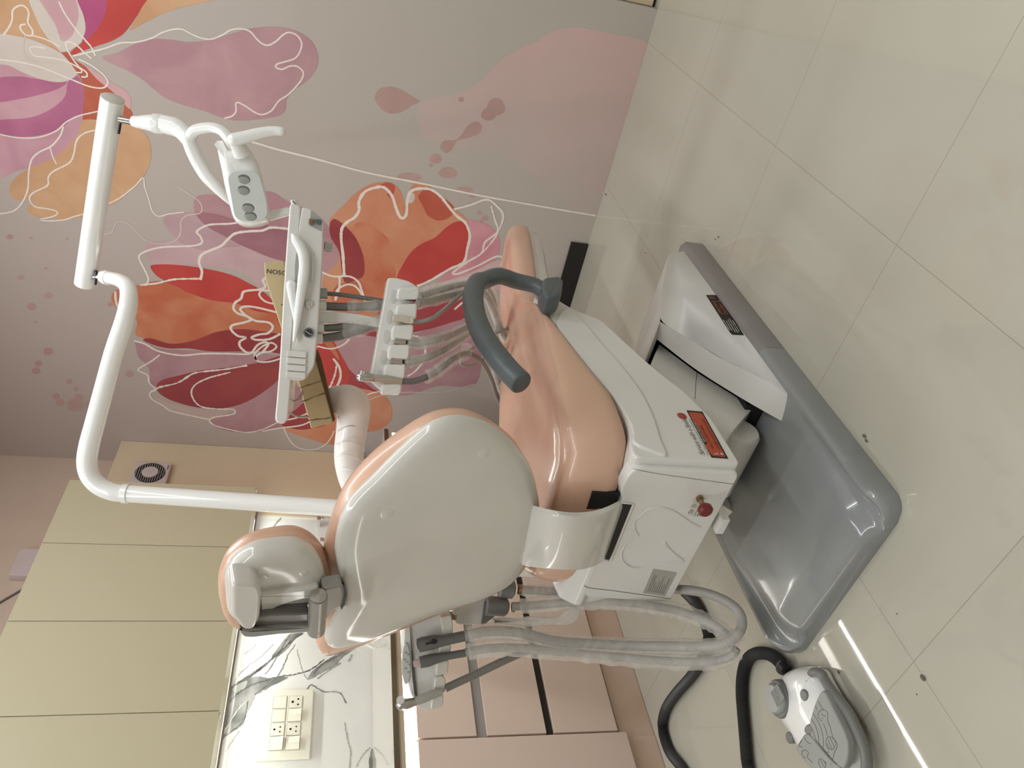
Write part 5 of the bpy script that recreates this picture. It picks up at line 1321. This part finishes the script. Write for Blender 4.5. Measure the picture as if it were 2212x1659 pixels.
MB().ball(UV(625, 874, TT + .275), .0055, n=10).tube([UV(625, 874, TT + .275), UV(617, 869, TT + .275)], .003, n=8).build('under_knob', WHITE, tray)

# ================================================================== unit column (behind the chair) with suction cups
t = thing('dental_unit_cabinet', (1.56, 1.62, 0), 'white dental unit cabinet standing behind the chair', 'unit cabinet')
MB().bx(1.46, 1.76, 1.54, 1.80, .0005, .66, .03).build('cabinet_body', WHITE, t, angle=40)
MB().bx(1.46, 1.70, 1.545, 1.72, .655, 1.042, .03).build('upper_body', WHITE, t, angle=40)
q = [U(1196, 1297, Y=1.4995), U(1228, 1302, Y=1.4995)]

TB = 1.70
t = thing('suction_filter', UV(1020, 1300, TB), 'white suction filter box with grey hose ends left of the backrest', 'filter box')
f_ = MB().prism(rnd(np.array([UV(x, y, TB) for x, y in [(985,1268),(1042,1240),(1053,1300),(1040,1350),(986,1350),(978,1330),(976,1290)]]), .007), E2 * .12, .004)
f_.build('filter_box', WHITE, t, angle=40)
MB().prism(rnd(np.array([UV(x, y, TB - .002) for x, y in [(1046,1297),(1053,1300),(1072,1330),(1044,1352),(1039,1350)]]), .003), E2 * .11, .003).build('filter_base', MGREY, t)
MB().box(UV(978, 1330, TB + .01), (.016, .02, .022), .003, ax=np.array([E1, E2, EZ])).build('brass_valve', BRASS, t)
for x0, x1, yy in ((1050, 1098, 1310), (1080, 1112, 1272)):
    c0_, c1_ = UV(x0, yy - 2, TB - .01), UV(x1, yy + 1, TB - .01)
    dd_ = c1_ - c0_; L_ = np.linalg.norm(dd_)
    MB().lathe([(0, 0), (.0225, 0), (.0225, L_ * .82), (.017, L_ * .95), (.012, L_), (0, L_)], c0_, dd_, n=24).build('grey_cuff', MGREY, t)
    MB().lathe([(.0095, 0), (.0115, .001), (.0115, .009), (.0095, .010)], c1_ + dd_ / L_ * .006, dd_, n=16).build('hose_clip', BRASS, t)

# ================================================================== assistant console with its instruments
TS = 1.66
def sv(pts, t=TS): return np.array([UV(x, y, t) for x, y in pts])
asst = thing('assistant_console', UV(915, 1440, TS + .04), 'white assistant instrument holder with a round keypad beside the backrest', 'instrument holder')
body = MB().prism(rnd(sv([(884,1345),(905,1336),(950,1322),(956,1376),(952,1392),(949,1421),(945,1434),(943,1458),(940,1466),(937,1498),(933,1506),(926,1538),(900,1526),(893,1500),(889,1460),(888,1410)]), [.008,.004,.004,.002,.002,.002,.002,.002,.002,.002,.002,.006,.01,.01,.0,.0]), E2 * .06, .0015)
body.build('holder_body', WHITE, asst, angle=40)
top = MB().prism(rnd(sv([(873,1358),(888,1344),(894,1400),(894,1460),(903,1524),(888,1502),(874,1450),(870,1400)], TS - .004), .008), E2 * .055, .004)
top.build('keypad_bezel', WHITE, asst, angle=40)
kp = MB(); kc_ = UV(878, 1432, TS - .006)
kp.prism(np.array([UV(877 + 9.5 * math.cos(a) , 1433 + 45 * math.sin(a), TS - .0055 - .0) for a in np.linspace(0, 2 * math.pi, 30, endpoint=False)]), -E2 * .003, 0, rb=.0015)
kpo = kp.build('keypad', mat('pale_grey_keypad', (.58, .60, .57, 1), .25), asst, angle=50)
for x, y in ((876,1410),(881,1414),(874,1425),(879,1430),(884,1436),(876,1444),(882,1452)):
    MB().ball(UV(x, y, TS - .0088), (.0022, .001, .0035), n=10, ax=np.array([E1, E2, EZ])).build('key', LGREY, kpo)
for q in ([(951,1333),(975,1328),(979,1352),(978,1375),(954,1380),(955,1356)], [(950,1395),(975,1392),(973,1420),(947,1424)], [(944,1431),(970,1426),(967,1457),(941,1461)], [(940,1467),(956,1459),(963,1468),(962,1497),(935,1501)], [(934,1509),(955,1500),(959,1506),(957,1527),(930,1534)]):
    MB().prism(rnd(sv(q, TS - .022), .006), E2 * .05, .003).build('cradle_post', mat('warm_white_face', (.64, .61, .54, 1), .25), asst, angle=40)
MB().tube([UV(930, 1340, TS + .05), UV(960, 1290, TS + .10), UV(1000, 1200, TS + .18)], .018, n=14).build('support_arm', WHITE, asst)

def hang(name, label, cat, parts, pts, r, sl, hm, grp='assistant instruments and their hoses'):
    P = np.array([UV(x, y, tt) for x, y, tt in pts])
    t = thing(name, UV(pts[0][0], pts[0][1], pts[0][2]), label, cat, grp)
    for pn, mt_, mb_ in parts: mb_.build(pn, mt_, t)
    P[:, 2] = np.maximum(P[:, 2], r + .002)
    h = MB().tube(P, r, n=14, smooth=90).build('hose', hm, t)
    if sl:
        Q = catmull(P, 110); Q = Q[int(len(Q)*sl[1]):int(len(Q)*sl[2])]
        Q[:, 2] = np.maximum(Q[:, 2], sl[0] * 1.3)
        sleeve_path(Q, sl[0], .16, n=12).build('clear_sleeve', SLEEVE, h, angle=180)
    return t
TJ = TS - .03
DG = mat('dark_suction_grey', (.135, .135, .13, 1), .38)
a_ = MB().tube([UV(903, 1395, TJ), UV(912, 1392, TJ), UV(940, 1386, TJ), UV(960, 1383, TJ), UV(1003, 1374, TJ)], [.0145, .0155, .015, .0115, .0115], n=20)
b_ = MB().lathe([(.0, 0), (.009, 0), (.009, .0008), (0, .0008)], UV(902.3, 1395.2, TJ), UV(902, 1395, TJ) - UV(912, 1392, TJ), n=18)
c_ = MB().tube([UV(920, 1391, TJ - .0155), UV(938, 1387, TJ - .0150)], .0022, n=8).ball(UV(937, 1386, TJ - .0140), (.006, .003, .008), n=12, ax=np.array([E1, E2, EZ]))
hang('suction_handpiece', 'thick dark grey suction handpiece with open tip, nearest the backrest', 'suction handpiece', [('handle', DG, a_), ('tip_opening', BLACKP, b_), ('slide_valve', BLACKP, c_)],
     [(1000,1375,TJ),(1040,1365,TJ),(1080,1363,TJ+.005),(1130,1368,TJ+.01),(1200,1385,TJ+.01),(1280,1391,TJ+.0),(1360,1395,TJ-.02),(1440,1396,TJ-.06),(1510,1397,TJ-.10),(1560,1392,TJ-.13),(1590,1375,TJ-.14),(1603,1350,TJ-.13),(1596,1322,TJ-.11),(1570,1300,TJ-.09),(1530,1283,TJ-.06),(1490,1275,TJ-.03),(1455,1272,TJ+.02),(1400,1260,TJ+.08)], .0112, (.0205, .02, .62), HOSEL)
a_ = MB().tube([UV(907, 1431, TJ), UV(925, 1427, TJ), UV(942, 1422, TJ), UV(962, 1418, TJ), UV(1008, 1410, TJ)], [.0125, .0135, .0115, .0085, .0085], n=18)
b_ = MB().tube([UV(893, 1434, TJ), UV(900, 1432.5, TJ), UV(908, 1431, TJ)], [.0065, .0085, .0095], n=16, round_=False)
hang('saliva_ejector', 'grey saliva ejector with pale pink nozzle in the assistant holder', 'saliva ejector', [('handle', DG, a_), ('nozzle', PINKTIP, b_)],
     [(1005,1410,TJ),(1045,1402,TJ),(1100,1399,TJ),(1180,1404,TJ),(1260,1412,TJ-.01),(1340,1420,TJ-.03),(1420,1427,TJ-.06),(1500,1430,TJ-.10),(1550,1427,TJ-.12),(1580,1416,TJ-.135),(1592,1400,TJ-.14)], .0095, (.022, .02, .97), HOSEL)
a_ = MB().tube([UV(898, 1515, TJ), UV(915, 1508, TJ), UV(935, 1500, TJ), UV(955, 1493, TJ)], [.0085, .0105, .0095, .0075], n=18)
b_ = MB().tube([UV(868, 1522, TJ), UV(880, 1520, TJ), UV(899, 1515, TJ)], [.0125, .0115, .0085], n=18, round_=True)
c_ = MB().tube([UV(865, 1512, TJ - .010), UV(866, 1516, TJ + .004)], .0088, n=18)
hang('three_way_syringe', 'steel-headed syringe in the outer cradle with a bare grey hose', 'syringe', [('body', mat('olive_grey_body', (.36, .35, .30, 1), .3), a_), ('head', STEEL, b_), ('chrome_button', CHROME, c_)],
     [(962,1487,TJ+.01),(985,1476,TJ+.012),(1020,1460,TJ+.014),(1060,1441,TJ+.016),(1100,1422,TJ+.018),(1128,1410,TJ+.02),(1150,1404,TJ+.025),(1220,1410,TJ+.03)], .0088, None, mat('taupe_hose', (.19, .175, .15, 1), .45))

# suction hoses from the filter to the loop under the seat
hang('suction_hose', 'sleeved grey suction hose passing left of the seat housing', 'hose', [], [(1106,1310,TB-.02),(1150,1308,TB-.03),(1220,1302,TB-.05),(1290,1299,TB-.07),(1350,1301,TB-.09),(1410,1309,TB-.10),(1460,1318,TB-.11),(1510,1335,TB-.14),(1545,1352,TB-.17),(1570,1372,TB-.19),(1582,1385,TB-.2)], .0098, (.0165, .05, .97), HOSEL, 'suction hoses')
hang('suction_hose', 'sleeved grey suction hose going down behind the seat cushion edge', 'hose', [], [(1118,1273,TB-.01),(1160,1276,TB-.01),(1220,1279,TB-.01),(1280,1281,TB),(1340,1280,TB+.01),(1420,1270,TB+.02)], .0098, (.015, .05, .9), HOSEL, 'suction hoses')
# loose clear bag by the hoses
fm = MB(); bagP = sv([(1063,1342),(1085,1336),(1120,1338),(1150,1333),(1205,1336),(1222,1322),(1240,1312),(1255,1318),(1250,1340),(1230,1352),(1190,1352),(1150,1356),(1110,1352),(1075,1347)], TB - .07)
fm.prism(catmull(bagP, 60, True), E2 * .014, .006)
tag(fm.build('plastic_bag', film('white_translucent_bag', (.74, .72, .67, 1), .72), angle=60), 'crumpled translucent white bag between the hoses and the pink drawers', 'plastic bag')

# ================================================================== foot pedal on the floor
ped = thing('foot_pedal', U(1770, 1560, Z=0), 'white and grey oval foot pedal on the tiles beside the base plate', 'foot pedal')
def pz(pts, z): return np.array([U(x, y, Z=z) for x, y in pts])
def H_(pts): return crop(pts, 1640, 1400, .15615)
ZP = .062
out = H_([(185,560),(175,640),(180,800),(210,920),(290,1060),(380,1190),(490,1370),(600,1520),(760,1690),(950,1800),(1130,1800),(1200,1720),(1230,1560),(1215,1320),(1150,1120),(1050,930),(950,760),(860,600),(780,450),(720,340),(600,300),(480,296),(390,310),(290,360),(220,450)])
O = catmull(pz(out, ZP - .012), 120, True); nO = newell(O)
if nO[2] < 0: O = O[::-1]
zz = np.array([0, 0, 1.]); cO = O.mean(0); rings = []
for d, z in ((-.004, .006), (-.006, .016), (-.002, .034), (.004, .044), (.012, .052), (.024, .058)):
    R_ = inset(O, d, zz); R_[:, 2] = z; rings.append(R_)
br = rings[-1]
for s_, z in ((.8, .062), (.55, .065), (.3, .0665), (.1, .067)):
    R_ = cO + (br - cO) * s_; R_[:, 2] = z; rings.append(R_)
pm = MB().loft(rings); pm.build('pedal_body', WHITE2, ped, angle=60)
def decal(pts, z, th, m, name, r=.004, par=None, sm=True):
    P = pz(H_(pts), z); P = catmull(P, len(P) * 5, True) if sm else rnd(P, r, 3)
    return MB().prism(P, (0, 0, -th), r if sm else .002, rb=0).build(name, m, par or ped, angle=50)
p1 = decal([(870,590),(910,620),(1000,800),(1100,1000),(1190,1200),(1222,1350),(1215,1520),(1170,1650),(1120,1655),(1000,1540),(860,1370),(700,1200),(690,1050),(720,920),(770,760),(820,650)], .0705, .016, PADGREY, 'pedal_pad')
p2 = decal([(625,1190),(690,1195),(850,1385),(1000,1555),(1110,1650),(1100,1780),(900,1780),(740,1690),(600,1540),(508,1390),(540,1310),(590,1230)], .0700, .016, PADGREY, 'pedal_pad')
decal([(655,1055),(700,1060),(735,1110),(720,1180),(670,1195),(625,1170),(615,1110)], .0715, .01, MGREY, 'pad_hinge')
lnm = MB()
def pl_(pts, w=.0012, z=.0709): lnm.ribbon(pz(H_(pts), z), w, zz, 0, smooth=len(pts) * 5)
for q in ([(808,730),(850,800),(880,845),(935,880),(950,940),(945,1000),(980,1090),(1020,1240),(1060,1290),(1080,1340),(1065,1400),(1040,1430),(1030,1480),(1020,1560),(1080,1600)], [(880,845),(830,880),(810,930),(830,980),(870,1010)], [(885,1040),(915,1120),(940,1215)], [(860,905),(880,930),(920,945)], [(865,960),(885,980)],
          [(740,900),(800,990),(850,1100),(880,1220),(885,1340),(880,1410),(920,1450)], [(715,980),(770,1060),(810,1180),(825,1300),(855,1375)], [(690,1060),(740,1140),(770,1240),(800,1300)], [(775,790),(800,860)],
          [(920,1290),(940,1240),(990,1230),(1040,1270),(1055,1330),(1030,1390),(980,1400),(930,1360),(920,1290)], [(950,1260),(1000,1390)], [(980,1240),(1035,1370)], [(935,1310),(965,1390)], [(955,1420),(945,1480),(990,1530)]): pl_(q)
lnm.build('pad_lines', INKG, p1)
lnm = MB()
for q in ([(590,1270),(550,1350),(600,1370)], [(620,1230),(650,1290),(720,1330)], [(590,1430),(620,1410),(660,1420),(680,1460),(660,1500),(700,1550),(740,1590)], [(590,1430),(600,1490),(640,1530)], [(820,1550),(850,1530),(890,1560),(920,1620),(900,1660)], [(820,1550),(830,1620),(870,1680)], [(850,1550),(890,1640)], [(905,1560),(930,1610)], [(980,1600),(1000,1620)]): pl_(q, .0012, .0704)
lnm.build('pad_lines', INKG, p2)
def dome(x, y, rx, h0, prof, m, name, par=None):
    c = U(1640 + x * .15615, 1400 + y * .15615, Z=h0)
    return MB().lathe([(r * rx, h) for r, h in prof], c, (0, 0, 1), n=32).build(name, m, par or ped)
k1 = dome(330, 700, .043, .052, [(0, -.01), (1, -.01), (1, .012), (.93, .017), (0, .017)], MGREY, 'round_button')
k2 = dome(262, 695, .033, .066, [(0, 0), (1, 0), (1, .012), (.9, .017), (0, .018)], LGREY, 'button_cap', k1)
rb_ = MB(); cc = U(1640 + 245 * .15615, 1400 + 660 * .15615, Z=.0845)
for i in range(8): rb_.bx(cc[0] - .018, cc[0] + .018, cc[1] - .02 + i * .005, cc[1] - .0178 + i * .005, .0838, .0852)
rb_.build('grip_ribs', LGREY, k1)
k3 = dome(665, 650, .0125, .055, [(0, -.005), (1, -.005), (1, .009), (.85, .011), (0, .011)], MGREY, 'small_button')
k4 = dome(478, 1238, .0125, .048, [(0, -.005), (1, -.005), (1, .012), (.85, .014), (0, .014)], MGREY, 'small_button')
# carrying bar round the outer side
hb_ = pz(H_([(735,350),(770,330),(850,350),(880,420),(960,560),(1080,720),(1200,900),(1300,1120),(1380,1330),(1420,1550),(1400,1720),(1330,1840)]), .050)
hb_ = [A3((p[0], p[1], .052 - .0015 * i)) for i, p in enumerate(hb_)]
MB().tube(hb_, [.008, .010, .010, .0095, .0105, .0105, .0105, .0105, .0105, .0105, .0105, .0105], n=14, smooth=70, round_=True, flat=(1, 1.25)).build('carry_bar', mat('pedal_bar_grey', (.19, .19, .175, 1), .42), ped)
MB().bx(0, 1, 0, 1, 0, 1) if False else None
P = pz(H_([(330,230),(380,300)]), .03)
MB().tube([P[0] + [0, 0, 0], P[1]], .0135, n=20).build('hose_socket', BLACKP, ped)
# corrugated hose: pedal to unit
hz_ = [(1700,1445),(1690,1437),(1672,1419),(1652,1411),(1628,1414),(1612,1430),(1604,1460),(1602,1500),(1605,1545),(1609,1590),(1613,1640)]
P = [U(x, y, Z=.018) for x, y in hz_]
P[0][2] = .03
back = [U(x, y, Z=.018) for x, y in [(1520,1712),(1492,1688),(1470,1655),(1447,1625),(1434,1590),(1431,1560),(1440,1528),(1462,1496),(1492,1462),(1515,1428),(1528,1395),(1530,1370),(1520,1340),(1503,1305),(1480,1280)]]
e1, e0 = P[-1], back[0]
P += [e1 + (e1 - P[-2]) * 1.0, (e1 + e0) / 2 + (e1 - P[-2]) * 2.0 + A3((0, 0, 0))] + back
hp_ = catmull(P, 1050); nn_ = len(hp_)
rr = .0138 + .0022 * (np.arange(nn_) % 2)
cm = MB().tube(hp_, rr, n=14)
tag(cm.build('corrugated_hose', CORR), 'dark corrugated hose looping over the floor from the foot pedal', 'hose')

# crumbs of packing and dust on the tiles
cb_ = MB()
for x, y, r in ((1552,512,.004),(1545,517,.003),(1394,546,.003),(1868,942,.006),(1872,952,.005),(1995,1464,.007),(1812,1452,.004),(1613,1245,.01),(1622,1262,.008),(1937,1326,.002),(1309,420,.006),(1608,1330,.003),(1980,1500,.002),(1870,1570,.002)):
    c = U(x, y, Z=.001); cb_.ball((c[0], c[1], r * .5), (r, r * .6, r * .45), n=8)
cbo = cb_.build('floor_debris', mat('brown_dust', (.16, .125, .085, 1), .8))
tag(cbo, 'scattered small crumbs of packing and dust on the tiles', 'debris', kind='stuff')
